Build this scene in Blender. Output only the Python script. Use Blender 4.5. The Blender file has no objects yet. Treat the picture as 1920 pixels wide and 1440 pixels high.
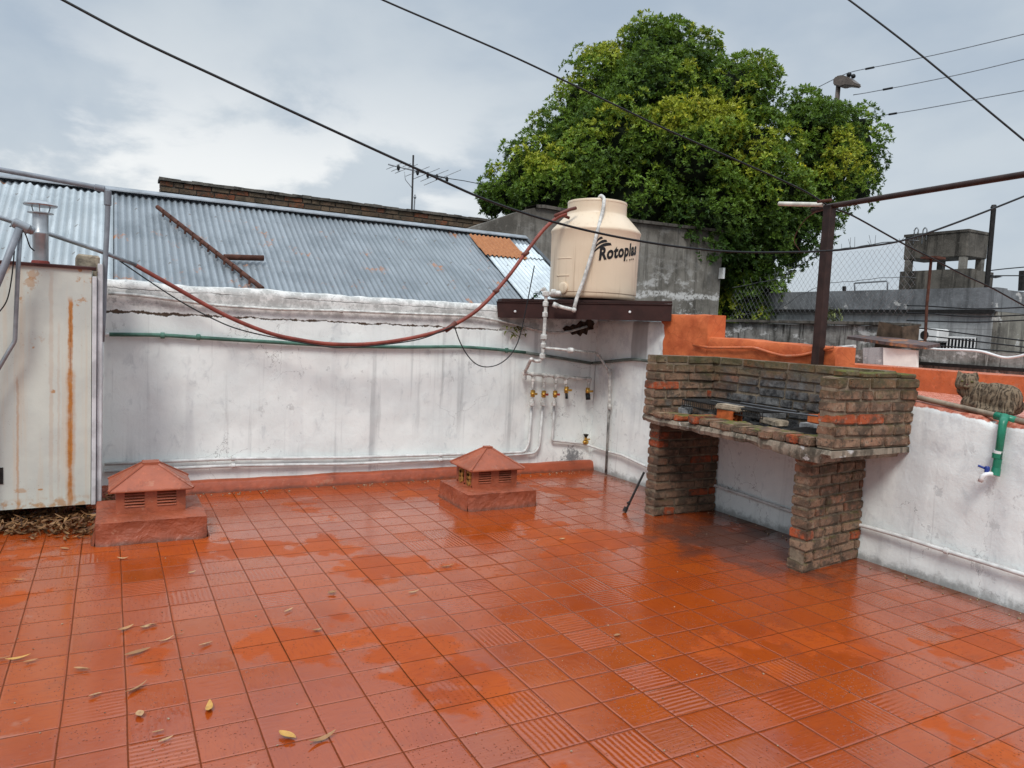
import bpy, bmesh, math, random
from mathutils import Vector, Matrix, noise as mn
random.seed(7)
S = bpy.context.scene
COL = S.collection
PI = math.pi

# ------------------------------------------------------------------ camera
F, YAW, PITCH, ROLL = 1373.8, 0.503405, -0.0761855, 0.0485782
CAM = Vector((0.141585, -2.779316, 1.413995))
_f = Vector((math.sin(YAW)*math.cos(PITCH), math.cos(YAW)*math.cos(PITCH), math.sin(PITCH)))
_r = Vector((math.cos(YAW), -math.sin(YAW), 0)); _u = _r.cross(_f)
RT = _r*math.cos(ROLL) + _u*math.sin(ROLL)
UP = -_r*math.sin(ROLL) + _u*math.cos(ROLL)
cd = bpy.data.cameras.new('camera'); cam = bpy.data.objects.new('camera', cd); COL.objects.link(cam)
m = Matrix((RT, UP, -_f)).transposed().to_4x4(); m.translation = CAM
cam.matrix_world = m
cd.sensor_width = 36; cd.lens = F/1920*36; cd.clip_end = 3000; cd.clip_start = .05
S.camera = cam

# surveyed positions: sight line of the camera met with a known plane of the place
def ray(x, y): return RT*((x-960)/F) - UP*((y-720)/F) + _f
def onp(x, y, p, n):
    d = ray(x, y); p = Vector(p); n = Vector(n)
    return CAM + d*((p-CAM).dot(n)/d.dot(n))
def onz(x, y, z=0): return onp(x, y, (0,0,z), (0,0,1))
def ony(x, y, v): return onp(x, y, (0,v,0), (0,1,0))
def onx(x, y, v): return onp(x, y, (v,0,0), (1,0,0))
def onv(x, y, a, b, off=0):
    a = Vector((a[0],a[1],0)); b = Vector((b[0],b[1],0)); t = b-a
    n = Vector((t.y,-t.x,0)).normalized()
    if n.dot(CAM-a) < 0: n = -n
    return onp(x, y, a+n*off, n)

# ------------------------------------------------------------------ objects
def tag(o, label, cat, group=None, kind=None):
    if label: o['label'] = label
    if cat: o['category'] = cat
    if group: o['group'] = group
    if kind: o['kind'] = kind
    return o
WL = {}
def wloc(o):
    v = Vector((0,0,0))
    while o: v += o.location; o = o.parent
    return v
def thing(name, loc, label, cat, group=None):
    o = bpy.data.objects.new(name, None); COL.objects.link(o); o.location = loc; o.empty_display_size = .1
    return tag(o, label, cat, group)
class B:
    """collects world-space geometry for ONE mesh"""
    def __init__(s): s.v = []; s.f = []; s.c = None
    def add(s, vs, fs):
        n = len(s.v); s.v += [Vector(v) for v in vs]; s.f += [tuple(i+n for i in f) for f in fs]
    def box(s, a, b, j=0):
        (x0,y0,z0),(x1,y1,z1) = a, b
        vs = [(x,y,z) for x in (x0,x1) for y in (y0,y1) for z in (z0,z1)]
        if j: vs = [tuple(c+random.uniform(-j,j) for c in v) for v in vs]
        s.add(vs, [(0,1,3,2),(4,6,7,5),(0,4,5,1),(2,3,7,6),(0,2,6,4),(1,5,7,3)])
    def obox(s, c, ax, ay, az, hx, hy, hz):
        c = Vector(c)
        vs = [c+ax*(hx*i)+ay*(hy*k)+az*(hz*l) for i in (-1,1) for k in (-1,1) for l in (-1,1)]
        s.add(vs, [(0,1,3,2),(4,6,7,5),(0,4,5,1),(2,3,7,6),(0,2,6,4),(1,5,7,3)])
    def tube(s, pts, r, n=8, cap=True):
        pts = [Vector(p) for p in pts]
        P = [pts[0]]
        for p in pts[1:]:
            if (p-P[-1]).length > 1e-5: P.append(p)
        pts = P
        if len(pts) < 2: return
        rs = r if isinstance(r, (list,tuple)) else [r]*len(pts)
        T = [(pts[min(i+1,len(pts)-1)]-pts[max(i-1,0)]).normalized() for i in range(len(pts))]
        a = Vector((0,0,1)) if abs(T[0].z) < .9 else Vector((1,0,0))
        u = T[0].cross(a).normalized()
        base = len(s.v)
        for i, p in enumerate(pts):
            u = (u - T[i]*u.dot(T[i])).normalized(); w = T[i].cross(u)
            for k in range(n):
                t = 2*PI*k/n
                s.v.append(p + (u*math.cos(t)+w*math.sin(t))*rs[min(i,len(rs)-1)])
        for i in range(len(pts)-1):
            for k in range(n):
                k2 = (k+1)%n
                s.f.append((base+i*n+k, base+i*n+k2, base+(i+1)*n+k2, base+(i+1)*n+k))
        if cap:
            s.f.append(tuple(base+k for k in reversed(range(n))))
            s.f.append(tuple(base+(len(pts)-1)*n+k for k in range(n)))
    def lathe(s, prof, c, n=32, axis=None):
        c = Vector(c); base = len(s.v)
        z = Vector((0,0,1)) if axis is None else Vector(axis).normalized()
        a = Vector((1,0,0)) if abs(z.x) < .9 else Vector((0,1,0))
        u = z.cross(a).normalized(); w = z.cross(u)
        for (r, h) in prof:
            for k in range(n):
                t = 2*PI*k/n
                s.v.append(c + z*h + (u*math.cos(t)+w*math.sin(t))*max(r,1e-4))
        for i in range(len(prof)-1):
            for k in range(n):
                k2 = (k+1)%n
                s.f.append((base+i*n+k, base+i*n+k2, base+(i+1)*n+k2, base+(i+1)*n+k))
        s.f.append(tuple(base+k for k in reversed(range(n))))
        s.f.append(tuple(base+(len(prof)-1)*n+k for k in range(n)))
    def prism(s, poly, d):
        poly = [Vector(p) for p in poly]; d = Vector(d); n = len(poly)
        s.add(poly+[p+d for p in poly], [tuple(range(n)), tuple(range(2*n-1,n-1,-1))] +
              [(i,(i+1)%n,(i+1)%n+n,i+n)[::-1] for i in range(n)])
    def ball(s, c, r, n=10, rot=None):
        r = Vector(r) if not isinstance(r,(int,float)) else Vector((r,r,r))
        c = Vector(c); base = len(s.v); m = n//2+1
        for i in range(m+1):
            th = PI*i/m
            for k in range(n):
                ph = 2*PI*k/n
                q = Vector((math.sin(th)*math.cos(ph)*r.x, math.sin(th)*math.sin(ph)*r.y, math.cos(th)*r.z))
                if i in (0,m): q = q + Vector((math.cos(ph),math.sin(ph),0))*1e-5
                if rot: q = rot @ q
                s.v.append(c+q)
        for i in range(m):
            for k in range(n):
                k2=(k+1)%n
                s.f.append((base+i*n+k, base+(i+1)*n+k, base+(i+1)*n+k2, base+i*n+k2))
    def build(s, name, mat, parent=None, smooth=False, bevel=0, fixn=True, seg=1):
        me = bpy.data.meshes.new(name)
        if parent is None:
            xs=[v.x for v in s.v]; ys=[v.y for v in s.v]; zs=[v.z for v in s.v]
            loc = Vector(((min(xs)+max(xs))/2,(min(ys)+max(ys))/2,min(zs)))
        else: loc = wloc(parent)
        me.from_pydata([v-loc for v in s.v], [], s.f); me.update()
        if bevel or fixn:
            bm = bmesh.new(); bm.from_mesh(me)
            if fixn: bmesh.ops.recalc_face_normals(bm, faces=bm.faces)
            if bevel: bmesh.ops.bevel(bm, geom=list(bm.edges), offset=bevel, segments=seg, affect='EDGES', clamp_overlap=True)
            bm.to_mesh(me); bm.free()
        if smooth:
            me.polygons.foreach_set('use_smooth', [True]*len(me.polygons))
            if smooth != 'all':
                try: me.set_sharp_from_angle(angle=math.radians(38))
                except Exception: pass
        if s.c:
            a = me.color_attributes.new('tint','FLOAT_COLOR','POINT')
            a.data.foreach_set('color', [x for c in s.c for x in (c[0],c[1],c[2],1)])
        o = bpy.data.objects.new(name, me); COL.objects.link(o)
        if mat: me.materials.append(mat)
        if parent is None: o.location = loc
        else: o.parent = parent
        return o
def fillet(pts, r=.05, n=5):
    pts = [Vector(p) for p in pts]; out = [pts[0]]
    for i in range(1, len(pts)-1):
        a, b, c = pts[i-1], pts[i], pts[i+1]
        d1 = (a-b); d2 = (c-b); l = min(r, d1.length*.45, d2.length*.45)
        p = b+d1.normalized()*l; q = b+d2.normalized()*l
        for k in range(n+1):
            t = k/n; out.append(p*(1-t)**2 + b*2*t*(1-t) + q*t*t)
    out.append(pts[-1]); return out
def spline(pts, n=8):
    pts = [Vector(p) for p in pts]; P = [pts[0]*2-pts[1]]+pts+[pts[-1]*2-pts[-2]]; out=[]
    for i in range(1,len(P)-2):
        for k in range(n):
            t=k/n; a,b,c,d=P[i-1:i+3]
            out.append(.5*((2*b)+(c-a)*t+(2*a-5*b+4*c-d)*t*t+(3*b-a-3*c+d)*t**3))
    out.append(pts[-1]); return out

# ------------------------------------------------------------------ materials
class M:
    def __init__(s, name):
        s.m = bpy.data.materials.new(name); s.m.use_nodes = True
        s.t = s.m.node_tree; s.n = s.t.nodes; s.l = s.t.links
        s.p = s.n['Principled BSDF']
        s._pos = None
    def new(s, t, **k):
        n = s.n.new(t)
        for a, b in k.items(): setattr(n, a, b)
        return n
    def put(s, sock, v):
        if hasattr(v, 'is_linked') or hasattr(v,'links'): s.l.new(v, sock)
        else:
            if sock.type == 'RGBA' and len(v) == 3: v = (*v, 1)
            sock.default_value = v
    def pos(s):
        if s._pos is None: s._pos = s.new('ShaderNodeNewGeometry').outputs['Position']
        return s._pos
    def obj(s): return s.new('ShaderNodeTexCoord').outputs['Object']
    def normal(s): return s.new('ShaderNodeNewGeometry').outputs['Normal']
    def map(s, scale=(1,1,1), loc=(0,0,0), v=None, rot=(0,0,0)):
        n = s.new('ShaderNodeMapping'); s.l.new(v or s.pos(), n.inputs[0])
        n.inputs['Scale'].default_value = scale; n.inputs['Location'].default_value = loc; n.inputs['Rotation'].default_value = rot
        return n.outputs[0]
    def noise(s, scale=5, detail=4, rough=.55, v=None, dist=0, col=False):
        n = s.new('ShaderNodeTexNoise'); s.l.new(v or s.pos(), n.inputs['Vector'])
        n.inputs['Scale'].default_value = scale; n.inputs['Detail'].default_value = detail
        n.inputs['Roughness'].default_value = rough; n.inputs['Distortion'].default_value = dist
        return n.outputs['Color' if col else 'Fac']
    def vor(s, scale=5, v=None, feature='F1', out='Distance', rnd=1):
        n = s.new('ShaderNodeTexVoronoi', feature=feature); s.l.new(v or s.pos(), n.inputs['Vector'])
        n.inputs['Scale'].default_value = scale; n.inputs['Randomness'].default_value = rnd
        return n.outputs[out]
    def white(s, v):
        n = s.new('ShaderNodeTexWhiteNoise'); s.l.new(v, n.inputs['Vector']); return n
    def ramp(s, fac, stops, interp='LINEAR'):
        n = s.new('ShaderNodeValToRGB'); s.l.new(fac, n.inputs[0]); cr = n.color_ramp; cr.interpolation = interp
        while len(cr.elements) < len(stops): cr.elements.new(.5)
        for e, (p, c) in zip(cr.elements, stops):
            e.position = p; e.color = (*c, 1) if not isinstance(c,(int,float)) else (c,c,c,1)
        return n.outputs[0]
    def mix(s, f, a, b, mode='MIX'):
        n = s.new('ShaderNodeMix', data_type='RGBA', blend_type=mode)
        s.put(n.inputs[0], f); s.put(n.inputs[6], a); s.put(n.inputs[7], b); return n.outputs[2]
    def math(s, op, a, b=0, c=0, clamp=False):
        n = s.new('ShaderNodeMath', operation=op, use_clamp=clamp)
        s.put(n.inputs[0], a); s.put(n.inputs[1], b); s.put(n.inputs[2], c); return n.outputs[0]
    def vmath(s, op, a, b=(0,0,0)):
        n = s.new('ShaderNodeVectorMath', operation=op); s.put(n.inputs[0], a)
        if op == 'SCALE': s.put(n.inputs['Scale'], b)
        else: s.put(n.inputs[1], b)
        return n.outputs[0]
    def sep(s, v=None):
        n = s.new('ShaderNodeSeparateXYZ'); s.l.new(v or s.pos(), n.inputs[0]); return n.outputs
    def comb(s, x=0, y=0, z=0):
        n = s.new('ShaderNodeCombineXYZ')
        for i, q in enumerate((x,y,z)): s.put(n.inputs[i], q)
        return n.outputs[0]
    def mr(s, v, a, b, c=0, d=1, smooth=True):
        n = s.new('ShaderNodeMapRange', interpolation_type='SMOOTHSTEP' if smooth else 'LINEAR')
        s.l.new(v, n.inputs[0])
        for i, q in enumerate((a,b,c,d)): s.put(n.inputs[1+i], q)
        return n.outputs[0]
    def bump(s, h, strength=.3, dist=.01, normal=None):
        n = s.new('ShaderNodeBump'); s.l.new(h, n.inputs['Height'])
        n.inputs['Strength'].default_value = strength; n.inputs['Distance'].default_value = dist
        if normal is not None: s.l.new(normal, n.inputs['Normal'])
        return n.outputs[0]
    def out(s, col=None, rough=.6, metal=0, bump=None, spec=.5):
        if col is not None: s.put(s.p.inputs['Base Color'], col)
        s.put(s.p.inputs['Roughness'], rough); s.put(s.p.inputs['Metallic'], metal)
        s.put(s.p.inputs['Specular IOR Level'], spec)
        if bump is not None: s.l.new(bump, s.p.inputs['Normal'])
        return s.m

def simple(name, col, rough=.5, metal=0, var=.35, scale=12, bump=.15, dark=None):
    q = M(name); f = q.noise(scale, 5, .6)
    d = dark or tuple(c*(1-var) for c in col)
    c = q.mix(q.mr(f,.35,.65), d, col)
    h = q.noise(scale*6, 3)
    return q.out(c, rough, metal, q.bump(h, bump, .004), .28 if rough>.4 else .45)

# --- wet terracotta floor
def mat_floor():
    q = M('wet red tile')
    xy = q.sep()
    # the tilers' lines wander a little
    wob = q.vmath('SCALE', q.vmath('SUBTRACT', q.noise(1.3, 2, col=True), (.5,.5,.5)), .012)
    P = q.vmath('ADD', q.pos(), wob)
    t = q.vmath('SCALE', P, 5.0)
    s = q.sep(t)
    fx = q.math('FRACT', s[0]); fy = q.math('FRACT', s[1])
    idv = q.comb(q.math('FLOOR', s[0]), q.math('FLOOR', s[1]), 0)
    wn = q.white(idv); rnd = wn.outputs['Value']; rc = wn.outputs['Color']
    r2 = q.sep(rc)
    dx = q.math('SUBTRACT', .5, q.math('ABSOLUTE', q.math('SUBTRACT', fx, .5)))
    dy = q.math('SUBTRACT', .5, q.math('ABSOLUTE', q.math('SUBTRACT', fy, .5)))
    chip = q.math('MULTIPLY', q.noise(60, 3), .011)
    e = q.math('SUBTRACT', q.math('MINIMUM', q.math('MULTIPLY',dx,1.0), q.math('ADD',dy,.002)), chip)
    grout = q.mr(e, .004, .0135, 1, 0)
    edge = q.mr(e, .004, .05, 1, 0)
    col = q.ramp(rnd, [(0,(.325,.055,.008)),(.3,(.365,.064,.008)),(.55,(.335,.057,.008)),(.85,(.385,.071,.009)),(1,(.315,.066,.015))])
    n1 = q.noise(2.2, 5, .6)
    col = q.mix(q.mr(n1,.45,.68,0,.55), col, (.24,.040,.012))
    dirt = q.mr(q.noise(3.1,6,.72,v=q.map((1,1.6,1),(4,9,0))), .56,.70,0,.5)
    col = q.mix(dirt, col, (.20,.055,.024))
    n2 = q.noise(7, 6, .65)
    col = q.mix(q.mr(n2,.5,.75,0,.5), col, (.36,.066,.014))
    # grain along the tile
    gr = q.noise(1, 4, .6, v=q.map((14,90,1)))
    gr2 = q.noise(1, 4, .6, v=q.map((90,14,1)))
    g = q.mix(q.mr(r2[1],.69,.71), gr, gr2)
    col = q.mix(q.mr(g,.5,.70,0,.55), col, (.23,.036,.012))
    # pits
    pit = q.math('MAXIMUM', q.mr(q.vor(40), .06, .21, 1, 0), q.mr(q.vor(85,v=q.map((1,.6,1))), .06, .24, 1, 0))
    pm = q.math('MULTIPLY', pit, q.mr(q.math('ADD', q.noise(5,4,.6), q.math('MULTIPLY', r2[0], .12)),.50,.58))
    col = q.mix(q.math('MULTIPLY',pm,.85), col, (.070,.018,.008))
    spk = q.math('MULTIPLY', q.mr(q.vor(23), .0, .055, 1, 0), q.mr(q.noise(3.1,2),.5,.56))
    col = q.mix(q.math('MULTIPLY',spk,.8), col, (.62,.40,.28))
    # soot round the barbecue, grime in the corner
    d1 = q.new('ShaderNodeVectorMath', operation='DISTANCE'); q.l.new(q.map((.9,.62,1)), d1.inputs[0]); d1.inputs[1].default_value=(3.97*.9,.86*.62,0)
    sm = q.math('ADD', q.math('MULTIPLY', d1.outputs['Value'], 1.0), q.math('MULTIPLY', q.math('SUBTRACT', q.noise(5,5,.6), .5), 1.3))
    soot = q.mr(sm, .22, .62, .82, 0)
    col = q.mix(soot, col, (.045,.036,.032))
    cx = q.mr(q.math('ADD', xy[0], q.math('MULTIPLY', q.noise(9,4),.22)), 4.42, 4.60)
    col = q.mix(q.math('MULTIPLY',cx,.75), col, (.07,.05,.035))
    pale = q.mr(q.noise(3.7,4,.7,v=q.map((1,1,1),(3.3,1.7,0))), .66, .74, 0, .35)
    col = q.mix(pale, col, (.42,.26,.20))
    mud = q.mix(q.noise(9,4), (.050,.012,.004), (.10,.026,.008))
    col = q.mix(q.math('MULTIPLY',grout,.96), col, mud)
    # striped (ridged) tiles in clusters
    cl = q.noise(.21, 2, v=q.map((1,1,1),(7.3,2.1,0), v=idv))
    st = q.math('MULTIPLY', q.mr(cl,.50,.56), q.mr(q.math('ADD',r2[2],q.math('MULTIPLY',q.noise(9,3),.3)),.54,.76))
    sw = q.math('SINE', q.math('MULTIPLY', q.math('ADD', q.mix(q.mr(r2[1],.49,.51), fy, fx), q.math('MULTIPLY', q.noise(9,3),.07)), 2*PI*8.5))
    stripe = q.math('MULTIPLY', sw, st)
    # water
    film = q.noise(1.2, 4, .55, v=q.map((1,1,1),(5,1,0)))
    pud = q.mr(q.math('ADD', film, q.math('MULTIPLY', q.noise(8,3), .20)), .50, .545)
    rough = q.math('ADD', q.mix(pud, (.24,)*3, (.02,)*3), q.math('MULTIPLY', q.math('MULTIPLY',n2,.14), q.math('SUBTRACT',1.1,pud)))
    rough = q.math('SUBTRACT', rough, q.math('MULTIPLY', st, .06))
    rough = q.math('ADD', rough, q.math('MULTIPLY', grout, .25), clamp=True)
    # each tile is laid at a slightly different tilt
    tilt = q.vmath('SCALE', q.vmath('SUBTRACT', rc, (.5,.5,.5)), .020)
    ts = q.sep(tilt)
    nn = q.vmath('NORMALIZE', q.vmath('ADD', q.normal(), q.comb(ts[0],ts[1],0)))
    h = q.math('ADD', q.math('MULTIPLY', grout, -.45), q.math('MULTIPLY', stripe, .17))
    h = q.math('ADD', h, q.math('MULTIPLY', edge, -.25))
    h = q.math('ADD', h, q.math('MULTIPLY', g, .26))
    h = q.math('ADD', h, q.math('MULTIPLY', q.noise(6.5,3), .40))
    h = q.math('SUBTRACT', h, q.math('MULTIPLY', pm, .3))
    b = q.bump(h, .45, .007, nn)
    q.put(q.p.inputs['IOR'], 1.58)
    col = q.mix(q.math('MULTIPLY',pud,.30), col, (.25,.040,.006))
    sp_ = q.math('MULTIPLY', q.math('ADD', .075, q.math('MULTIPLY', pud, .66)), q.math('SUBTRACT', 1, q.math('MAXIMUM', q.math('MULTIPLY', grout, .95), q.math('MULTIPLY', pm, .8))))
    return q.out(col, rough, 0, b, sp_)

def mat_terracotta(name, base=(.33,.075,.030), trowel=0., wet=.35):
    q = M(name)
    f = q.noise(5,5,.6); f2 = q.noise(24,5,.65)
    c = q.mix(q.mr(f,.35,.7), base, tuple(x*.72 for x in base))
    c = q.mix(q.mr(f2,.55,.75,0,.5), c, tuple(min(1,x*1.35+.02) for x in base))
    c = q.mix(q.mr(q.vor(38),0,.10,.6,0), c, (.10,.03,.015))
    c = q.mix(q.mr(q.noise(11,6,.75,v=q.map((1,1,1),(3,3,3))),.60,.66,0,.55), c, (.40,.17,.10))
    c = q.mix(q.mr(q.noise(8,5,.7,v=q.map((1,1,1),(8,2,3))),.54,.68,0,.55), c, tuple(x*.42 for x in base))
    if base[0] < .4: c = q.mix(q.mr(q.math('ADD', q.sep()[2], q.math('MULTIPLY', q.noise(16,4), .05)), .02, .06, .75, 0), c, (.09,.035,.02))
    h = q.noise(30,5,.6)
    if trowel:
        w = q.noise(9,4,.6,dist=.5); h = q.math('ADD', h, q.math('MULTIPLY', w, 6*trowel))
    return q.out(c, q.mr(f2,.3,.7,wet-.12,wet+.2), 0, q.bump(h,.5,.006+.006*trowel), .5)

def mat_white(name, orange=False):
    q = M(name); x,y,z = q.sep()
    base = q.mix(q.mr(q.noise(2.4,5,.6),.35,.68), (.85,.885,.855), (.75,.79,.77))
    # brushed grey wash
    br = q.noise(1,6,.68, v=q.map((13,13,8)), dist=.8)
    base = q.mix(q.mr(br,.53,.76,0,.42), base, (.38,.42,.435))
    base = q.mix(q.mr(q.noise(1.1,5,.6,v=q.map((1,1,1),(2,5,1))),.54,.70,0,.30), base, (.46,.48,.48))
    base = q.mix(q.mr(q.noise(1,3,.5,v=q.map((5,5,.30))),.54,.68,0,.22), base, (.43,.44,.46))
    # vertical run-off streaks
    stx = q.noise(1,4,.6, v=q.map((9,9,.35)))
    stm = q.math('MULTIPLY', q.mr(stx,.54,.68), q.mr(q.noise(.9,2),.40,.60))
    base = q.mix(q.math('MULTIPLY',stm,.42), base, (.27,.285,.29))
    st2 = q.noise(1,4,.6, v=q.map((24,24,.5),(1,2,3)))
    base = q.mix(q.mr(st2,.62,.74,0,.28), base, (.30,.29,.28))
    pe = q.math('MULTIPLY', q.mr(q.noise(1,6,.75,v=q.map((7,7,5),(5,5,5))),.60,.63), q.mr(q.noise(1.3,3,v=q.map((1,1,1),(2,2,8))),.46,.58))
    base = q.mix(q.math('MULTIPLY',pe,.6), base, q.mix(q.noise(20,4), (.40,.42,.42), (.55,.56,.54)))
    ck = q.math('MULTIPLY', q.mr(q.vor(2.6,feature='DISTANCE_TO_EDGE',v=q.vmath('ADD',q.pos(),q.vmath('SCALE',q.noise(5,4,.7,col=True),.22))),0,.006,1,0), q.mr(q.noise(.9,3,v=q.map((1,1,1),(6,1,3))),.52,.60))
    base = q.mix(q.math('MULTIPLY',ck,.7), base, (.22,.21,.20))
    # specks
    sp = q.math('MULTIPLY', q.mr(q.vor(42),0,.13,1,0), q.mr(q.noise(4,3),.48,.6))
    base = q.mix(q.math('MULTIPLY',sp,.55), base, (.20,.19,.18))
    sp2 = q.math('MULTIPLY', q.mr(q.vor(95),0,.2,1,0), q.mr(q.noise(3,3,v=q.map((1,1,1),(9,9,9))),.5,.64))
    base = q.mix(q.math('MULTIPLY',sp2,.4), base, (.25,.24,.22))
    # dirty base
    lo = q.mr(q.math('ADD', z, q.math('MULTIPLY', q.math('SUBTRACT',q.noise(14,5,.7),.5), .16)), .0, .075, .72, 0)
    base = q.mix(lo, base, (.13,.125,.11))
    q.base = base; q.xyz = (x,y,z)
    q.h = q.math('ADD', q.math('MULTIPLY', q.noise(8,5,.6),1.2), q.math('MULTIPLY', br,.9))
    q.h = q.math('ADD', q.h, q.math('MULTIPLY', q.noise(70,3),.15))
    return q

def mat_backwall():
    q = mat_white('white limewash, cracked'); x,y,z = q.xyz; c = q.base
    # grimier band above the crack
    up = q.mr(z, 1.38, 1.46)
    g = q.mix(q.mr(q.noise(11,7,.75),.42,.60), (.66,.63,.60), (.30,.28,.26))
    g = q.mix(q.mr(q.noise(27,5,.7),.55,.68,0,.8), g, (.14,.125,.115))
    c = q.mix(q.math('MULTIPLY', up, .72), c, g)
    # horizontal crack where the render has come away
    cz = q.math('ADD', 1.392, q.math('MULTIPLY', q.math('SUBTRACT', q.noise(1,5,.7,v=q.map((5,0,0))), .5), .075))
    left = q.mr(x, .55, .95, 1, 0)
    wid = q.math('ADD', q.math('MULTIPLY', q.math('SUBTRACT', q.noise(1,4,.7,v=q.map((9,0,0),(4,0,0))), .42), .055), q.math('MULTIPLY', left, .005))
    d = q.math('SUBTRACT', q.math('ABSOLUTE', q.math('SUBTRACT', z, cz)), q.math('MAXIMUM', wid, .0025))
    d = q.math('ADD', d, q.math('MULTIPLY', q.math('SUBTRACT', q.noise(45,4,.7),.5), .016))
    cr = q.mr(d, -.002, .004, 1, 0)
    far = q.mr(x, 3.3, 3.6, 1, 0); cr = q.math('MULTIPLY', cr, far)
    c = q.mix(cr, c, q.mix(q.noise(30,4), (.03,.022,.018), (.12,.08,.05)))
    cz2 = q.math('ADD', 1.565, q.math('MULTIPLY', q.math('SUBTRACT', q.noise(1,5,.7,v=q.map((4,0,0),(8,0,0))), .5), .06))
    d2 = q.math('ABSOLUTE', q.math('SUBTRACT', z, cz2))
    cr2 = q.math('MULTIPLY', q.mr(d2,.001,.005,1,0), q.mr(q.noise(2.5,2),.38,.5))
    c = q.mix(q.math('MULTIPLY',cr2,.8), c, (.05,.045,.04))
    # damp stain in the corner by the taps
    dm = q.new('ShaderNodeVectorMath', operation='DISTANCE'); q.l.new(q.pos(), dm.inputs[0]); dm.inputs[1].default_value=(4.30,3.42,.10)
    k = q.mr(q.math('ADD', dm.outputs['Value'], q.math('MULTIPLY', q.math('SUBTRACT',q.noise(26,4,.8),.5),.55)), .05,.16,.85,0)
    c = q.mix(k, c, (.12,.13,.14))
    h = q.math('SUBTRACT', q.h, q.math('MULTIPLY', q.math('MAXIMUM',cr,q.math('MULTIPLY',cr2,.5)), 3))
    return q.out(c, .72, 0, q.bump(h,.32,.010), .3)

def mat_rightwall():
    q = mat_white('white limewash with orange paint'); x,y,z = q.xyz; c = q.base
    c = q.mix(.08, c, (.50,.57,.63)); mot = q.math('MULTIPLY', q.mr(z,.55,.85), q.mr(q.noise(6,6,.7),.44,.64,0,.6)); c = q.mix(q.math('MULTIPLY',mot,.7), c, (.44,.47,.50))
    band = q.mr(q.math('ABSOLUTE', q.math('SUBTRACT', y, q.math('ADD', 2.70, q.math('MULTIPLY',q.noise(3,2),.04)))), .10,.125,1,0)
    c = q.mix(q.math('MULTIPLY', q.math('MULTIPLY',band, q.mr(z,1.17,1.19)), .8), c, q.mix(q.noise(1,3,v=q.map((1,40,1))),(.22,.21,.20),(.45,.44,.43)))
    o = q.mix(q.mr(q.noise(5,5,.6),.35,.7), (.58,.15,.050), (.42,.09,.030))
    o = q.mix(q.mr(q.noise(17,5,.65),.55,.75,0,.6), o, (.68,.19,.07))
    o = q.mix(q.mr(q.vor(9,feature='DISTANCE_TO_EDGE',v=q.map((1,1,1))),0,.012,.5,0), o, (.12,.03,.015))
    yb = q.math('ADD', 2.375, q.math('MULTIPLY', q.math('SUBTRACT', q.noise(9,4),.5), .035))
    rounded = q.math('MULTIPLY', q.mr(z,1.50,1.58), .12)
    a = q.mr(q.math('SUBTRACT', y, q.math('ADD', yb, rounded)), -.004, .004, 1, 0)
    a = q.math('MULTIPLY', a, q.mr(z,1.19,1.21))
    a = q.math('MULTIPLY', a, q.mr(y,.45,.5))
    c = q.mix(a, c, o)
    rz = q.math('SUBTRACT', q.math('ADD', q.math('MULTIPLY', y, .10), 1.062), q.math('MULTIPLY', q.math('SUBTRACT', q.noise(13,3),.4), .05))
    rim = q.math('MULTIPLY', q.mr(q.math('SUBTRACT', z, rz), -.004,.004), q.mr(y,.40,.45,1,0))
    c = q.mix(rim, c, q.mix(q.mr(q.noise(25,4),.4,.6),(.55,.24,.17),(.35,.09,.05)))
    h = q.math('ADD', q.h, q.math('MULTIPLY', q.noise(16,5,.7,dist=.7), q.math('MULTIPLY',a,1.6)))
    return q.out(c, .66, 0, q.bump(h,.34,.012), .25)

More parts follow.
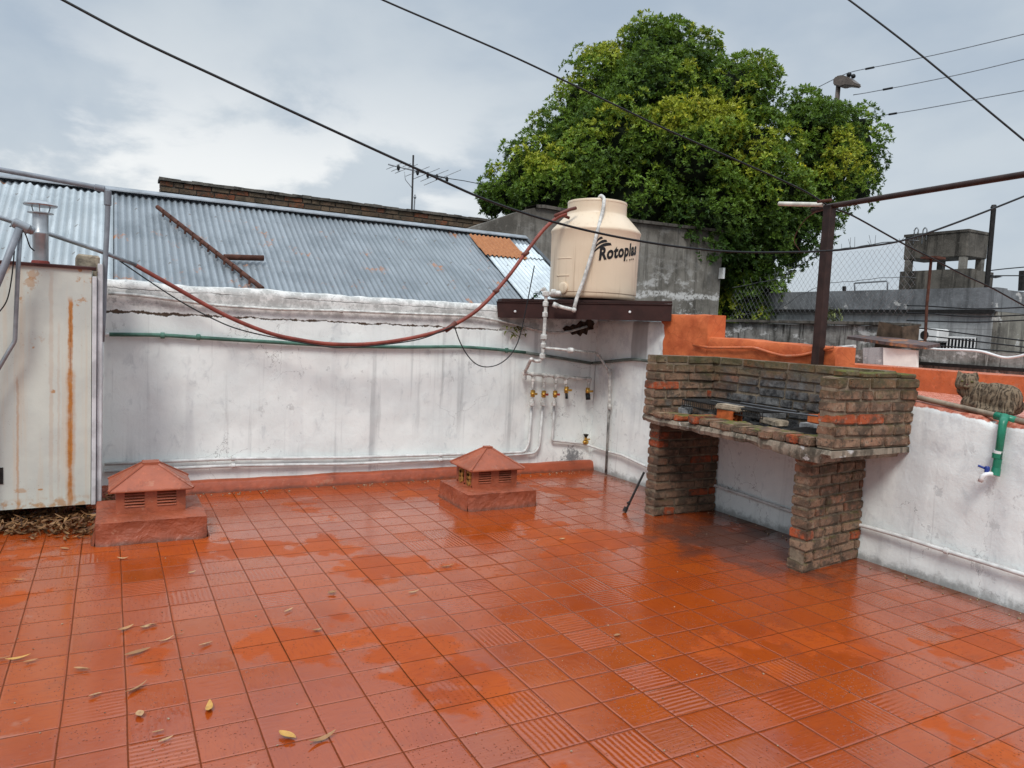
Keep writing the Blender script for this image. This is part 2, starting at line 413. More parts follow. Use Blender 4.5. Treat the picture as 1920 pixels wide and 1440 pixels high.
def mat_brick(name, soot=0, red=.12, moss=.6, dark=0):
    q = M(name); g = q.new('ShaderNodeNewGeometry'); rnd = g.outputs['Random Per Island']
    x,y,z = q.sep()
    col = q.ramp(rnd, [(0,(.175,.098,.062)),(.22,(.25,.145,.092)),(.45,(.29,.185,.12)),(.62,(.20,.125,.085)),(.8,(.27,.115,.065)),(1-red,(.31,.18,.115)),(1-red*.8,(.36,.085,.035)),(1,(.42,.085,.028))])
    n = q.noise(22,6,.7)
    col = q.mix(q.mr(n,.52,.66,0,.75), col, (.30,.235,.17))
    col = q.mix(q.mr(q.noise(9,5,.7),.42,.60,0,.85), col, (.075,.056,.040))
    col = q.mix(q.math('MULTIPLY', q.mr(q.math('ADD', z, q.math('MULTIPLY', q.noise(5,4), .3)), 1.22, 1.42), .75*min(1,moss*1.6)), col, (.085,.080,.035))
    col = q.mix(q.mr(q.noise(55,4,.7),.62,.74,0,.6), col, (.42,.35,.27))
    col = q.mix(q.mr(q.noise(38,4,.7,v=q.map((1,1,1),(4,4,4))),.56,.66,0,.8), col, (.05,.04,.032))
    nz = q.sep(q.normal())[2]
    mo = q.math('MULTIPLY', q.mr(nz,.25,.6), q.mr(q.noise(10,4,.6),.62-.22*moss,.70-.2*moss))
    mcol = q.mix(q.noise(90,3), (.055,.065,.012), (.16,.16,.03))
    col = q.mix(q.math('MULTIPLY',mo,.8), col, mcol)
    m2 = q.mr(q.noise(6,4,.6,v=q.map((1,1,1),(1,7,2))),.60,.68,0,.65*moss)
    col = q.mix(m2, col, (.06,.065,.02))
    if soot:
        d = q.new('ShaderNodeVectorMath', operation='DISTANCE'); q.l.new(q.map((.6,.75,1.5)), d.inputs[0]); d.inputs[1].default_value=(4.4*.6,.95*.75,.86*1.5)
        k = q.mr(q.math('ADD', d.outputs['Value'], q.math('MULTIPLY', q.math('SUBTRACT',q.noise(8,6,.7),.5),.8)), .26,.62,.95*soot,0)
        col = q.mix(k, col, q.mix(q.mr(q.noise(9,6,.75),.35,.65), (.022,.022,.024), (.17,.165,.16)))
    if dark: col = q.mix(q.mr(q.noise(4,5,.7),.3,.6,.80*dark,.45*dark), col, (.050,.034,.027))
    h = q.math('ADD', q.noise(28,6,.72), q.math('MULTIPLY', q.noise(9,4),.8))
    return q.out(col, .88, 0, q.bump(h,.9,.012), .25)

def mat_conc(name, a=(.30,.29,.27), b=(.10,.095,.088), streak=1., white=0., scale=1., spec=.25, wz=False, courses=False):
    q = M(name)
    c = q.mix(q.mr(q.noise(1.6*scale,6,.65),.38,.64), a, b)
    s = q.noise(1,5,.65, v=q.map((7*scale,7*scale,.5*scale)))
    c = q.mix(q.math('MULTIPLY', q.mr(s,.50,.64), .75*streak), c, tuple(x*.45 for x in b))
    s3 = q.noise(1,5,.65, v=q.map((11*scale,11*scale,.8*scale),(3,1,4)))
    c = q.mix(q.math('MULTIPLY', q.mr(s3,.56,.68), .6*streak), c, tuple(min(.8,x*1.5) for x in a))
    c = q.mix(q.mr(q.noise(18*scale,5,.7),.55,.72,0,.55), c, tuple(x*1.35 for x in a))
    if white:
        zz_ = q.sep()[2]
        lowz = q.mr(zz_, 2.0, 2.7, 1, .12) if wz else 1.0
        w = q.math('MULTIPLY', lowz, q.mr(q.noise(2.4*scale,6,.7,v=q.map((1,1,1.6),(7,7,7))),.60-.12*white,.68-.08*white))
        if wz:
            bz = q.math('ABSOLUTE', q.math('SUBTRACT', zz_, q.math('ADD', 1.93, q.math('MULTIPLY', q.noise(1.7,5,.7), .35))))
            w = q.math('MAXIMUM', w, q.math('MULTIPLY', q.mr(bz,.02,.07,1,0), q.mr(q.noise(15,5,.75),.40,.52)))
            c = q.mix(q.mr(zz_,2.9,3.2,0,.55), c, (.07,.06,.05))
        c = q.mix(w, c, (.55,.54,.52))
    if courses:
        fz = q.math('FRACT', q.math('MULTIPLY', q.sep()[2], 1/.19)); c = q.mix(q.mr(fz,.06,.10,.5,0), c, tuple(x*.6 for x in b))
    h = q.noise(20*scale,6,.7)
    return q.out(c, .9, 0, q.bump(h,.6,.015), spec)

def mat_roof(name, a, b, rust=.0, rough=.42, metal=.55):
    q = M(name); x,y,z = q.sep()
    sh = q.white(q.comb(q.math('FLOOR', q.math('MULTIPLY', x, 1.22)), q.math('FLOOR', q.math('MULTIPLY', y, .62)), 0)).outputs['Value']
    c = q.mix(sh, a, tuple(v*.80 for v in a))
    c = q.mix(q.mr(q.noise(3,6,.65),.40,.66), c, b)
    c = q.mix(q.mr(q.noise(1,4,.6,v=q.map((16,2,2))),.5,.7,0,.5), c, tuple(v*1.15 for v in a))
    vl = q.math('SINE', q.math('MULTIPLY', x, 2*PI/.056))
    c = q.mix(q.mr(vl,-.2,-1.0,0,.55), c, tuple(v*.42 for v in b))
    sx_ = q.math('ABSOLUTE', q.math('SUBTRACT', q.math('FRACT', q.math('MULTIPLY', x, 1/.228)), .5))
    sy_ = q.math('ABSOLUTE', q.math('SUBTRACT', q.math('FRACT', q.math('MULTIPLY', q.math('ADD',y,.03), 1/.47)), .5))
    dd_ = q.math('SQRT', q.math('ADD', q.math('POWER', q.math('MULTIPLY',sx_,.228),2), q.math('POWER', q.math('MULTIPLY',sy_,.47),2)))
    c = q.mix(q.mr(dd_,.010,.014,.8,0), c, (.10,.085,.075))
    if rust < .9: c = q.mix(q.mr(q.noise(34,4,.7),.62,.70,0,.7), c, (.13,.11,.10))
    if rust:
        r = q.mr(q.noise(4,6,.7,v=q.map((1,1,1),(2,8,1))), .62-.45*rust, .72-.35*rust)
        c = q.mix(r, c, q.mix(q.noise(22,5,.7),(.19,.055,.018),(.50,.22,.085)))
    return q.out(c, rough, metal, q.bump(q.noise(60,3),.15,.003), .5)

def mat_cabinet():
    q = M('cream painted rusty sheet'); x,y,z = q.sep()
    c = q.mix(q.mr(q.noise(3,5,.6),.35,.66), (.58,.60,.535), (.50,.52,.475))
    c = q.mix(q.mr(q.noise(1,5,.65,v=q.map((18,18,.5))),.5,.68,0,.45), c, (.58,.46,.33))
    rc = q.mix(q.noise(26,5,.7), (.30,.10,.02), (.52,.26,.06))
    hi = q.mr(z,.9,1.5)
    blot = q.math('MULTIPLY', q.mr(q.noise(9,5,.75),.60,.68), hi)
    c = q.mix(q.math('MULTIPLY',blot,.65), c, rc)
    sp = q.math('MULTIPLY', q.mr(q.vor(50),0,.14,1,0), q.mr(q.noise(6,3),.45,.58))
    c = q.mix(q.math('MULTIPLY',sp,.75), c, (.17,.09,.05))
    for (px_,py_,rr_) in ((62,652,.014),(62,515,.045),(58,530,.05),(12,505,.03),(40,920,.05),(75,918,.02),(75,945,.03),(150,505,.02),(100,735,.02)):
        pp = ony(px_,py_,2.72); dn = q.new('ShaderNodeVectorMath', operation='DISTANCE'); q.l.new(q.map((1,1,2.2 if py_>900 else 1)), dn.inputs[0]); dn.inputs[1].default_value=(pp.x,2.72,pp.z*(2.2 if py_>900 else 1))
        k_ = q.mr(q.math('ADD', dn.outputs['Value'], q.math('MULTIPLY', q.math('SUBTRACT', q.noise(32,5,.75), .5), rr_*2.6)), rr_*.5, rr_*.8, .8 if rr_<.03 else .5, 0)
        c = q.mix(k_, c, rc)
    for (x0, w, z0, amt) in CAB_RUST:
        xx = q.math('ABSOLUTE', q.math('SUBTRACT', q.math('ADD', x, q.math('MULTIPLY', q.math('SUBTRACT', q.noise(1,4,.7,v=q.map((0,0,9))),.5), .03)), x0))
        ww = q.math('MULTIPLY', q.noise(1,3,.6,v=q.map((0,0,6),(1,1,x0*30))), w*2)
        a = q.mr(q.math('SUBTRACT', xx, ww), -.35*w, .5*w, 1, 0)
        a = q.math('MULTIPLY', a, q.mr(z, z0-.03, z0+.03, 1, 0))
        core = q.mix(q.noise(30,4,.7), (.28,.085,.015), (.56,.24,.045))
        vz = q.mr(q.noise(1,4,.7,v=q.map((3,3,5),(2,7,x0*9))),.30,.58,.45,1)
        c = q.mix(q.math('MULTIPLY',q.math('MULTIPLY',a,amt),vz), c, core)
        if amt>.9: c = q.mix(q.math('MULTIPLY', q.mr(q.math('SUBTRACT', xx, q.math('MULTIPLY',ww,.25)), -.3*w, .15*w, 1, 0), q.math('MULTIPLY', q.mr(z,z0-.03,z0,1,0), q.mr(q.noise(1,4,.7,v=q.map((0,0,8))),.42,.55,0,.8))), c, (.16,.05,.015))
    c = q.mix(q.math('MULTIPLY', q.mr(z,.15,.19,1,0), q.mr(q.noise(18,4),.45,.6,0,.7)), c, rc)
    h = q.math('ADD', q.noise(3,2), q.math('MULTIPLY', q.noise(60,3),.1))
    return q.out(c, .5, 0, q.bump(h,.5,.014), .3)
CAB_RUST = []

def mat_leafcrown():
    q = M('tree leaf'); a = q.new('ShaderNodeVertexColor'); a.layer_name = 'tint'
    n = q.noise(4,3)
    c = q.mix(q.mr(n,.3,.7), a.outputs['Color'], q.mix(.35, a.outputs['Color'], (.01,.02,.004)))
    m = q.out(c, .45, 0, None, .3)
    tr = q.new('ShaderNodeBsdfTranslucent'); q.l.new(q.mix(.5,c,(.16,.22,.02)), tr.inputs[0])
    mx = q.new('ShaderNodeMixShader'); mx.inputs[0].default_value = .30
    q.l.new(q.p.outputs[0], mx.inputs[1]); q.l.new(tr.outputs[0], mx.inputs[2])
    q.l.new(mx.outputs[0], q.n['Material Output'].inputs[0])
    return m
def mat_cat():
    q = M('tabby fur'); o = q.obj()
    w = q.new('ShaderNodeTexWave', wave_type='BANDS', bands_direction='Y')
    q.l.new(q.map((1,1,.25), v=o), w.inputs['Vector']); w.inputs['Scale'].default_value = 11; w.inputs['Distortion'].default_value = 14
    w.inputs['Detail'].default_value = 4; w.inputs['Detail Scale'].default_value = 2.2
    s = w.outputs['Fac']
    f = q.noise(60,4,.7,v=o)
    c = q.mix(q.mr(q.math('ADD', q.math('MULTIPLY', s, .62), q.math('MULTIPLY', q.noise(20,4,.65,v=o), .55)),.40,.74), (.050,.037,.026), (.185,.138,.092))
    c = q.mix(q.mr(f,.4,.7,0,.6), c, (.22,.17,.12))
    c = q.mix(q.mr(q.noise(14,3,v=o),.5,.7,0,.45), c, (.035,.026,.019))
    h = q.noise(240,3,.7,v=o)
    return q.out(c, .9, 0, q.bump(h,.7,.004), .1)

MT = {}
MT['floor'] = mat_floor()
MT['skirt'] = mat_terracotta('red painted skirting', (.36,.075,.028), .2, .4)
MT['plinth'] = mat_terracotta('red painted render', (.31,.072,.030), .7, .5)
MT['vent'] = mat_terracotta('red painted clay', (.36,.092,.042), 0, .45)
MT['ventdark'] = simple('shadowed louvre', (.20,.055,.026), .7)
MT['back'] = mat_backwall(); MT['right'] = mat_rightwall()
MT['brick'] = mat_brick('weathered brick'); MT['brick_soot'] = mat_brick('sooty brick', 1.1)
MT['brick_moss'] = mat_brick('mossy brick', .0, .30, .72)
MT['brick_red'] = mat_brick('red brown brick', 0, .5, .3, .45)
MT['mortar'] = mat_conc('mortar', (.26,.20,.14), (.12,.095,.068), .5, 0, 3)
MT['slab'] = mat_conc('ragged concrete slab', (.29,.24,.185), (.09,.078,.058), .8, .15, 3)
MT['conc'] = mat_conc('stained concrete', (.215,.20,.175), (.09,.082,.07), .75, .55, wz=True)
MT['conc2'] = mat_conc('dark stained concrete', (.125,.112,.095), (.05,.045,.038), 1.1, 0)
MT['conc3'] = mat_conc('grey block building', (.40,.41,.41), (.28,.285,.285), .7, .02, courses=True)
MT['conc4'] = mat_conc('grey blue parapet', (.20,.21,.22), (.12,.125,.13), .6, .05)
MT['mossy'] = mat_conc('mossy stained wall', (.28,.27,.25), (.065,.06,.052), 1.2, .35, 1.6)
MT['roof'] = mat_roof('galvanised corrugated sheet', (.255,.285,.31), (.165,.19,.21), 0.06, .5, .12)
MT['pale'] = mat_roof('pale corrugated sheet', (.62,.68,.70), (.44,.49,.52), 0, .5, .1)
MT['pale2'] = mat_roof('old pale corrugated sheet', (.47,.51,.53), (.33,.37,.39), 0, .5, .15)
MT['rusty'] = mat_roof('rusted corrugated sheet', (.45,.22,.10), (.28,.10,.045), 1., .8, .1)
MT['galv'] = simple('galvanised pipe', (.33,.35,.37), .45, .6, .3, 9)
MT['flue'] = simple('shiny flue sheet', (.42,.45,.47), .35, .55, .35, 6)
MT['gpaint'] = simple('grey painted pipe', (.25,.27,.30), .5, .1, .25, 9)
MT['wpipe'] = simple('white painted pipe', (.68,.68,.66), .45, 0, .28, 14)
MT['wpipe2'] = simple('dirty white plastic pipe', (.68,.67,.63), .45, 0, .45, 22)
MT['greenp'] = simple('faded green pipe', (.085,.19,.145), .5, 0, .4, 10)
MT['greenb'] = simple('bright green pipe', (.015,.20,.115), .35, 0, .2, 10)
MT['dirtyg'] = simple('grimy green pipe', (.16,.19,.17), .55, 0, .5, 14)
MT['hose'] = simple('red brown hose', (.27,.062,.042), .45, 0, .4, 9)
MT['black'] = simple('black rubber', (.011,.012,.013), .5, 0, .3, 20)
MT['iron'] = simple('black iron', (.03,.028,.027), .55, .4, .4, 25)
MT['brownsteel'] = simple('dark brown painted steel', (.040,.020,.016), .5, 0, .45, 11)
MT['beam'] = simple('dark red brown steel', (.040,.014,.011), .62, 0, .35, 7)
MT['rustrod'] = simple('rusty steel', (.11,.045,.03), .8, .2, .45, 12)
MT['brass'] = simple('brass', (.62,.36,.08), .35, .85, .35, 40)
MT['redpaint'] = simple('red handle', (.35,.04,.02), .4)
MT['blue'] = simple('blue plastic', (.02,.05,.28), .35)
MT['white'] = simple('white plastic', (.75,.75,.74), .35, 0, .1, 10)
MT['redcollar'] = simple('red primer', (.22,.035,.025), .6)
MT['tankm'] = None
MT['logo'] = simple('black print', (.012,.012,.013), .5, 0, .1)
MT['orange'] = mat_terracotta('orange waterproof paint', (.55,.135,.045), .3, .35)
MT['orangewet'] = mat_terracotta('wet orange waterproof paint', (.72,.33,.25), .1, .12)  # pinkish base colour stands in for sky reflected on the wet surface
MT['whiteboard'] = simple('white board', (.86,.85,.79), .6, 0, .15, 5)
MT['greyblock'] = mat_conc('speckled grey render', (.34,.34,.34), (.13,.13,.13), .4, .2, 3)
MT['sheddark'] = mat_roof('dark red brown roof sheet', (.13,.085,.08), (.07,.055,.055), .25, .6, .1)
MT['bark'] = mat_conc('bark', (.13,.10,.075), (.06,.045,.035), .8, 0, 3)
MT['crown'] = mat_leafcrown()
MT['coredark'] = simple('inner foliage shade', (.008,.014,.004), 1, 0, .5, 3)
MT['leafdry'] = None
MT['cat'] = mat_cat()
MT['ground'] = mat_conc('ground', (.12,.11,.10), (.06,.06,.055), .2, 0, .3)
MT['lamp'] = simple('grey brown lamp casing', (.15,.12,.10), .5)
MT['glassd'] = simple('dark window', (.03,.035,.04), .15)
MT['char'] = simple('charcoal', (.02,.02,.021), .9, 0, .5, 40, .6)
MT['ash'] = simple('grey ash', (.055,.053,.052), .95, 0, .6, 30, .5)
MT['hollow'] = simple('orange hollow brick', (.55,.13,.035), .75, 0, .35, 22, .4)
MT['stone'] = simple('pale stone', (.42,.34,.25), .9, 0, .5, 30, .6)
MT['pinkwall'] = simple('brown wall', (.11,.075,.05), .8, 0, .6, 8)

def mat_tank():
    q = M('beige polyethylene'); x,y,z = q.sep()
    c = q.mix(q.mr(q.noise(2,4,.5),.35,.65), (.70,.57,.42), (.65,.52,.375))
    s = q.noise(1,4,.6,v=q.map((26,26,.7)))
    c = q.mix(q.math('MULTIPLY', q.mr(s,.55,.7,0,.5), q.mr(z,2.0,2.3,1,.35)), c, (.34,.23,.14))
    c = q.mix(q.mr(q.math('ADD', z, q.math('MULTIPLY',q.noise(9,4),.12)),1.78,1.90,.55,0), c, (.36,.25,.16))
    h = q.noise(8,3)
    return q.out(c, .38, 0, q.bump(h,.06,.02), .45)
MT['tankm'] = mat_tank()
def mat_dry():
    q = M('dry leaf'); r = q.new('ShaderNodeObjectInfo').outputs['Random']
    g = q.new('ShaderNodeNewGeometry').outputs['Random Per Island']
    k = q.math('FRACT', q.math('ADD', q.math('MULTIPLY',r,3.7), g))
    c = q.ramp(k, [(0,(.36,.17,.06)),(.35,(.46,.29,.15)),(.7,(.28,.13,.05)),(1,(.40,.24,.11))])
    c = q.mix(q.mr(q.noise(70,4),.45,.7,0,.6), c, (.20,.09,.035))
    return q.out(c, .5, 0, q.bump(q.noise(120,3),.4,.002), .4)
MT['leafdry'] = mat_dry()
def mat_yl():
    q = M('yellow leaf'); c = q.mix(q.mr(q.noise(60,3),.4,.7), (.50,.27,.06),(.38,.19,.05))
    return q.out(c,.4,0,None,.4)
MT['leafyel'] = mat_yl()
def mat_pile():
    q = M('piled dead leaves'); g = q.new('ShaderNodeNewGeometry').outputs['Random Per Island']
    c = q.ramp(g, [(0,(.075,.032,.015)),(.3,(.20,.10,.04)),(.6,(.12,.05,.02)),(.85,(.30,.165,.07)),(1,(.045,.02,.014))])
    return q.out(c,.6,0,None,.3)
MT['pile'] = mat_pile()

# ------------------------------------------------------------------ ground, terrace
b = B(); b.add([(-900,-900,-3.6),(900,-900,-3.6),(900,900,-3.6),(-900,900,-3.6)], [(0,1,2,3)])
tag(b.build('ground', MT['ground']), None, None, kind='structure')
b = B(); b.box((-6,-6,-.25),(4.52,3.42,0))
tag(b.build('terrace_floor', MT['floor']), None, None, kind='structure')

# ------------------------------------------------------------------ back wall
WY, WX = 3.42, 4.52
def nz(x, y=0, z=0): return mn.noise(Vector((x,y,z)))
def btop(x): return 1.615 + .018*nz(x*2.1,1) + .010*nz(x*9,4)
wall = thing('plastered_wall', (-.6,WY+.1,0), 'long low white limewashed wall with a horizontal crack, under the corrugated roof', 'wall')
b = B(); NX, NZ = 330, 50; X0, X1 = -6.0, WX
for i in range(NX+1):
    x = X0+(X1-X0)*i/NX; t = btop(x)
    for k in range(NZ+1):
        z = -.25+(t+.25)*k/NZ
        d = .010*nz(x*1.6,z*1.6,2) + .004*nz(x*7,z*7,5)
        d += -.011*max(0, 1-abs(z-(1.56+.02*nz(x*1.5)))/.035)*(.5+nz(x*3,7))   # rough drip bead under the coping
        b.v.append(Vector((x, WY+d if z < t-.001 else WY+d+.012, z)))
for i in range(NX):
    for k in range(NZ):
        a = i*(NZ+1)+k; b.f.append((a, a+NZ+1, a+NZ+2, a+1))
n0 = len(b.v)
for i in range(NX+1):
    x = X0+(X1-X0)*i/NX; t = btop(x)
    b.v.append(Vector((x,WY+.07,t+.012))); b.v.append(Vector((x,WY+.20,t-.02))); b.v.append(Vector((x,WY+.20,-.25)))
for i in range(NX):
    a = i*(NZ+1)+NZ; c = n0+i*3
    b.f += [(a, a+NZ+1, c+3, c), (c, c+3, c+4, c+1), (c+1, c+4, c+5, c+2)]
b.build('wall_face', MT['back'], wall, smooth='all', fixn=False)
b = B(); n=200
for i in range(n+1):
    x = X0+(WX-X0-.001)*i/n; h = .088+.008*nz(x*3,9)+.003*nz(x*17)
    y0 = 3.352+.006*nz(x*4,3)
    b.v += [Vector((x,y0-.02,.0)),Vector((x,y0,h-.012)),Vector((x,y0+.012,h)),Vector((x,WY+.01,h+.004))]
for i in range(n):
    for k in range(3):
        a=i*4+k; b.f.append((a,a+4,a+5,a+1))
b.build('skirting', MT['skirt'], wall, smooth='all', fixn=False)
# broken hole under the steel shelf
hc = [(1056,617),(1062,612),(1070,613),(1076,608),(1083,610),(1090,603),(1098,603),(1104,598),(1112,600),(1115,607),(1111,612),(1112,618),(1104,620),(1101,627),(1094,624),(1088,631),(1082,627),(1075,629),(1069,623),(1062,623)]
pts = [ony(px+random.uniform(-1.5,1.5),py+random.uniform(-1.5,1.5),WY-.012) for px,py in hc]
b = B(); b.prism(pts, (0,.012,0)); b.build('broken_hole', simple('broken brick hole',(.075,.045,.03),.95,0,.8,30,.8), wall)

# ------------------------------------------------------------------ right wall
def rtop(y):
    if y > 2.42: t = 1.535
    elif y > 1.83: t = 1.60
    elif y > .57: t = 1.385+.03*(y-.57)/1.26
    else: t = 1.075+.10*min(0,y)*(.9 if y > -1 else .0) - (.09 if y <= -1 else 0)
    return t + .010*nz(y*3,5) + (.012*nz(y*9,2) if y < .57 else .004*nz(y*9,2)) - (.035*max(0,1-abs(y+.47)/.06) if y<0 else 0)
wallr = thing('parapet_wall', (WX+.1,1,0), 'whitewashed side parapet wall behind the barbecue, painted orange on top', 'wall')
b = B(); ys = []
y = -6.0
while y < 3.45:
    ys.append(y); y += .035
for e in (.57,1.83,2.42): ys += [e-.003, e+.003]
ys.append(3.60); ys.sort()
NZ = 60
for y in ys:
    t = rtop(y)
    for k in range(NZ+1):
        z = -.25+(t+.25)*k/NZ
        d = .010*nz(y*1.7,z*1.7,12)+.005*nz(y*7,z*7,15)+(.012*nz(y*11,z*13,3)+.006*nz(y*25,z*25,6) if (z>1.15 and .57<y<2.42) else 0)
        b.v.append(Vector((WX+d+(.012 if k==NZ else 0), y, z)))
for i in range(len(ys)-1):
    for k in range(NZ):
        a=i*(NZ+1)+k; b.f.append((a,a+1,a+NZ+2,a+NZ+1))
n0=len(b.v)
for y in ys:
    t=rtop(y); b.v += [Vector((WX+.06,y,t+.008)),Vector((WX+.20,y,t+.008)),Vector((WX+.20,y,-.25))]
for i in range(len(ys)-1):
    a=i*(NZ+1)+NZ; c=n0+i*3
    b.f += [(a,c,c+3,a+NZ+1),(c,c+1,c+4,c+3),(c+1,c+2,c+5,c+4)]
b.build('wall_face', MT['right'], wallr, smooth=True, fixn=False)
# orange-painted conduit fixed to the wall face
b = B(); P = fillet([onx(px,py,WX-.02) for px,py in [(1300,647),(1330,652),(1415,652),(1443,661),(1470,668),(1500,667),(1530,660),(1545,655),(1562,651)]],.04)
b.tube(P,.011,8); b.build('conduit', MT['orange'], wallr, smooth='all')

# ------------------------------------------------------------------ neighbour's orange roof terrace
b = B(); b.box((WX+.21,-6,.80),(9.5,3.2,1.048))
b.f = b.f
tag(b.build('roof_terrace', MT['orangewet']), None, None, kind='structure')
b = B(); n=60
for i in range(n+1):
    y=-6+8.2*i/n
    for (x,z) in ((6.2,1.0),(6.2,1.232+.006*nz(y*3)),(6.24,1.240+.006*nz(y*3)),(6.42,1.240),(6.42,1.0)): b.v.append(Vector((x+.008*nz(y*2,z*3),y,z)))
for i in range(n):
    for k in range(4):
        a=i*5+k; b.f.append((a,a+1,a+6,a+5))
b.f += [(4,3,2,1,0), tuple(n*5+k for k in range(5))]
tag(b.build('low_parapet', MT['orange'], smooth=True), 'low orange painted parapet running behind the cat', 'parapet')

# ------------------------------------------------------------------ building with corrugated roof
TH = math.radians(30); RN = (0,-math.sin(TH),math.cos(TH)); RP = (0,3.60,1.58)
def onroof(x, y, off=0):
    return onp(x, y, Vector(RP)+Vector(RN)*off, RN)
def roofpt(x, s, off=0):
    return Vector(RP)+Vector((x, s*math.cos(TH), s*math.sin(TH)))+Vector(RN)*off - Vector((RP[0],0,0))
bld = thing('building', (-.7,4.6,-3.6), 'neighbouring house with a grey corrugated metal roof behind the white wall', 'building')
def sheet(name, x0, x1, s0, s1, off, mat, pitch=.056, amp=.0095, ragged=0, sl=None, parent=None):
    b = B(); nx = int((x1-x0)/pitch*7); ns = 15
    for i in range(nx+1):
        x = x0+(x1-x0)*i/nx
        rag = ragged*nz(x*7,3)
        for k in range(ns+1):
            s = s0+(s1-s0)*k/ns + (rag*(k/ns))
            if k==0: s += ragged*.6*nz(x*9,8)
            w = amp*math.sin(2*PI*x/pitch) + (.006 if int((x+60)/.836)%2 else 0) + (.010 if s<(s0+s1)*.47 else 0) + .008*nz(x*.8,s*1.3,off*50)
            b.v.append(roofpt(x, s, off+w))
    for i in range(nx):
        for k in range(ns):
            a=i*(ns+1)+k; b.f.append((a,a+ns+1,a+ns+2,a+1))
    return b.build(name, mat, parent or bld, smooth='all', fixn=False)
RL = (5.21-3.60)/math.cos(TH)
XR = 4.60
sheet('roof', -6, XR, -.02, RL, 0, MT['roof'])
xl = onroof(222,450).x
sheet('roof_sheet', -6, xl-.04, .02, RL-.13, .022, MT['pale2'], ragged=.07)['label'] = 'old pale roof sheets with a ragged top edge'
# pale and rusty sheets at the right end
xa = onroof(900,470).x; xa = 3.80
b_ = onroof(875,446); r0 = onroof(985,481)
def srow(p): return (p.z-RP[2])/math.sin(TH)
s_top = srow(b_); s_mid = srow(onroof(940,482))
sheet('roof_sheet', 3.82, XR-.02, .03, s_mid-.02, .024, MT['pale'])['label'] = 'whitish roof sheets at the right end'
sheet('roof_sheet', 3.80, 4.34, s_mid-.08, s_top+.02, .040, MT['rusty'])['label'] = 'rusted orange roof sheet'
sheet('roof_sheet', 4.36, XR-.02, s_mid-.05, s_top-.10, .030, MT['pale'])['label'] = 'narrow whitish roof sheet beside the rusted one'
# ridge cap, gable end
b = B(); p0 = roofpt(-6,RL+.01,.03); p1 = roofpt(XR+.03,RL+.01,.03)
b.prism([p0+Vector((0,-.075,-.030)),p0+Vector((0,-.073,-.018)),p0+Vector((0,0,.018)),p0+Vector((0,.14,-.03)),p0+Vector((0,.13,-.05)),p0+Vector((0,0,.002))], p1-p0)
b.build('ridge_cap', MT['galv'], bld)
b = B(); e0=roofpt(XR+.005,-.02,.035); e1=roofpt(XR+.005,RL,.035)
b.prism([e0,e0+Vector((.05,0,0)),e0+Vector((.05,0,-.13)),e0+Vector((0,0,-.13))], e1-e0)
b.build('barge_flashing', simple('dark flashing',(.10,.11,.12),.5,.3), bld)
b = B(); b.prism([(-6,3.70,-3.6),(-6,3.70,1.48),(-6,5.22,2.36),(-6,6.6,1.5),(-6,6.6,-3.6)], (10.55,0,0))
b.build('wall', MT['conc'], bld)
b = B(); n=len(b.v)
b.add([roofpt(-6,RL,0),roofpt(XR,RL,0),(XR,6.7,1.55),(-6,6.7,1.55)],[(0,1,2,3)]); b.build('rear_roof_slope', MT['roof'], bld)

# old pipes lying on the roof
def lying(name, p, q, r, label, mat):
    t = B(); a = onroof(*p, .045+r); c = onroof(*q, .045+r); t.tube([a,c], r, 10)
    return a, c, t
t0 = thing('steel_truss', onroof(392,465), 'rusty brown steel bar with small lugs lying slanted across the corrugated roof', 'steel bar')
a,c,t = lying('bar',(295,388),(492,541),.020,'',None); t.build('bar', MT['rustrod'], t0, smooth=True)
b = B()
for k in range(12):
    p = a.lerp(c,.06+.075*k); b.box(p+Vector((-.008,-.035,-.05)), p+Vector((.008,-.006,.012)))
b.build('lug', MT['rustrod'], t0)['kind']='stuff'
a,c,t = lying('p',(420,482),(494,484),.026,'',None)
tag(t.build('steel_pipe', MT['rustrod'], smooth=True), 'short rusty pipe lying on the corrugated roof', 'pipe')

# ------------------------------------------------------------------ walls beyond the roof
bw = thing('brick_wall', ony(600,400,7.4), 'old dark brick wall rising behind the roof ridge', 'wall')
def bricks(bm_, o, u, v, L, H, T, bl=.23, ch=.068, mor=.013, j=.004, proud=.006, off0=0, holes=()):
    """brick courses: o corner, u along, v = direction into the wall (unit), z up"""
    o=Vector(o); u=Vector(u); v=Vector(v); nc=max(1,round(H/ch)); ch=H/nc; z=Vector((0,0,1))
    for c in range(nc):
        x=-(bl*.5 if (c+off0)%2 else 0)+random.uniform(-.03,.03)
        first=True
        while x < L-.01:
            l = bl*random.uniform(.86,1.1) if random.random()>.18 else bl*.5
            if x<0 and x+l<.07: l=.09-x
            a=max(0,x)+mor*.5; e=min(L,x+l)-mor*.5
            if L-e < .05: e = L-random.uniform(0,.006)
            if first: a = random.uniform(0,.006); first=False
            if e-a>.025:
                h0=c*ch+mor*.5; h1=(c+1)*ch-mor*.5
                pr=proud+random.uniform(-.006,.006)
                vs=[]
                for du in (a,e):
                    for dv in (-pr, T+proud):
                        for dz in (h0,h1):
                            vs.append(o+u*(du+random.uniform(-j,j))+v*(dv+random.uniform(-j,j))+z*(dz+random.uniform(-j,j)))
                bm_.add(vs,[(0,1,3,2),(4,6,7,5),(0,4,5,1),(2,3,7,6),(0,2,6,4),(1,5,7,3)])
            if L-(x+l) < .05: break
            x+=l
wA=ony(300,337,7.3); wB=ony(960,419,7.3)
b=B(); bricks(b,(wA.x,7.3,2.45),(1,0,0),(0,1,0),wB.x-wA.x,3.0-2.45,.25,ch=.072)
b.build('brickwork', mat_brick('dark old brick',0,.5,.3,.9), bw, bevel=.004)
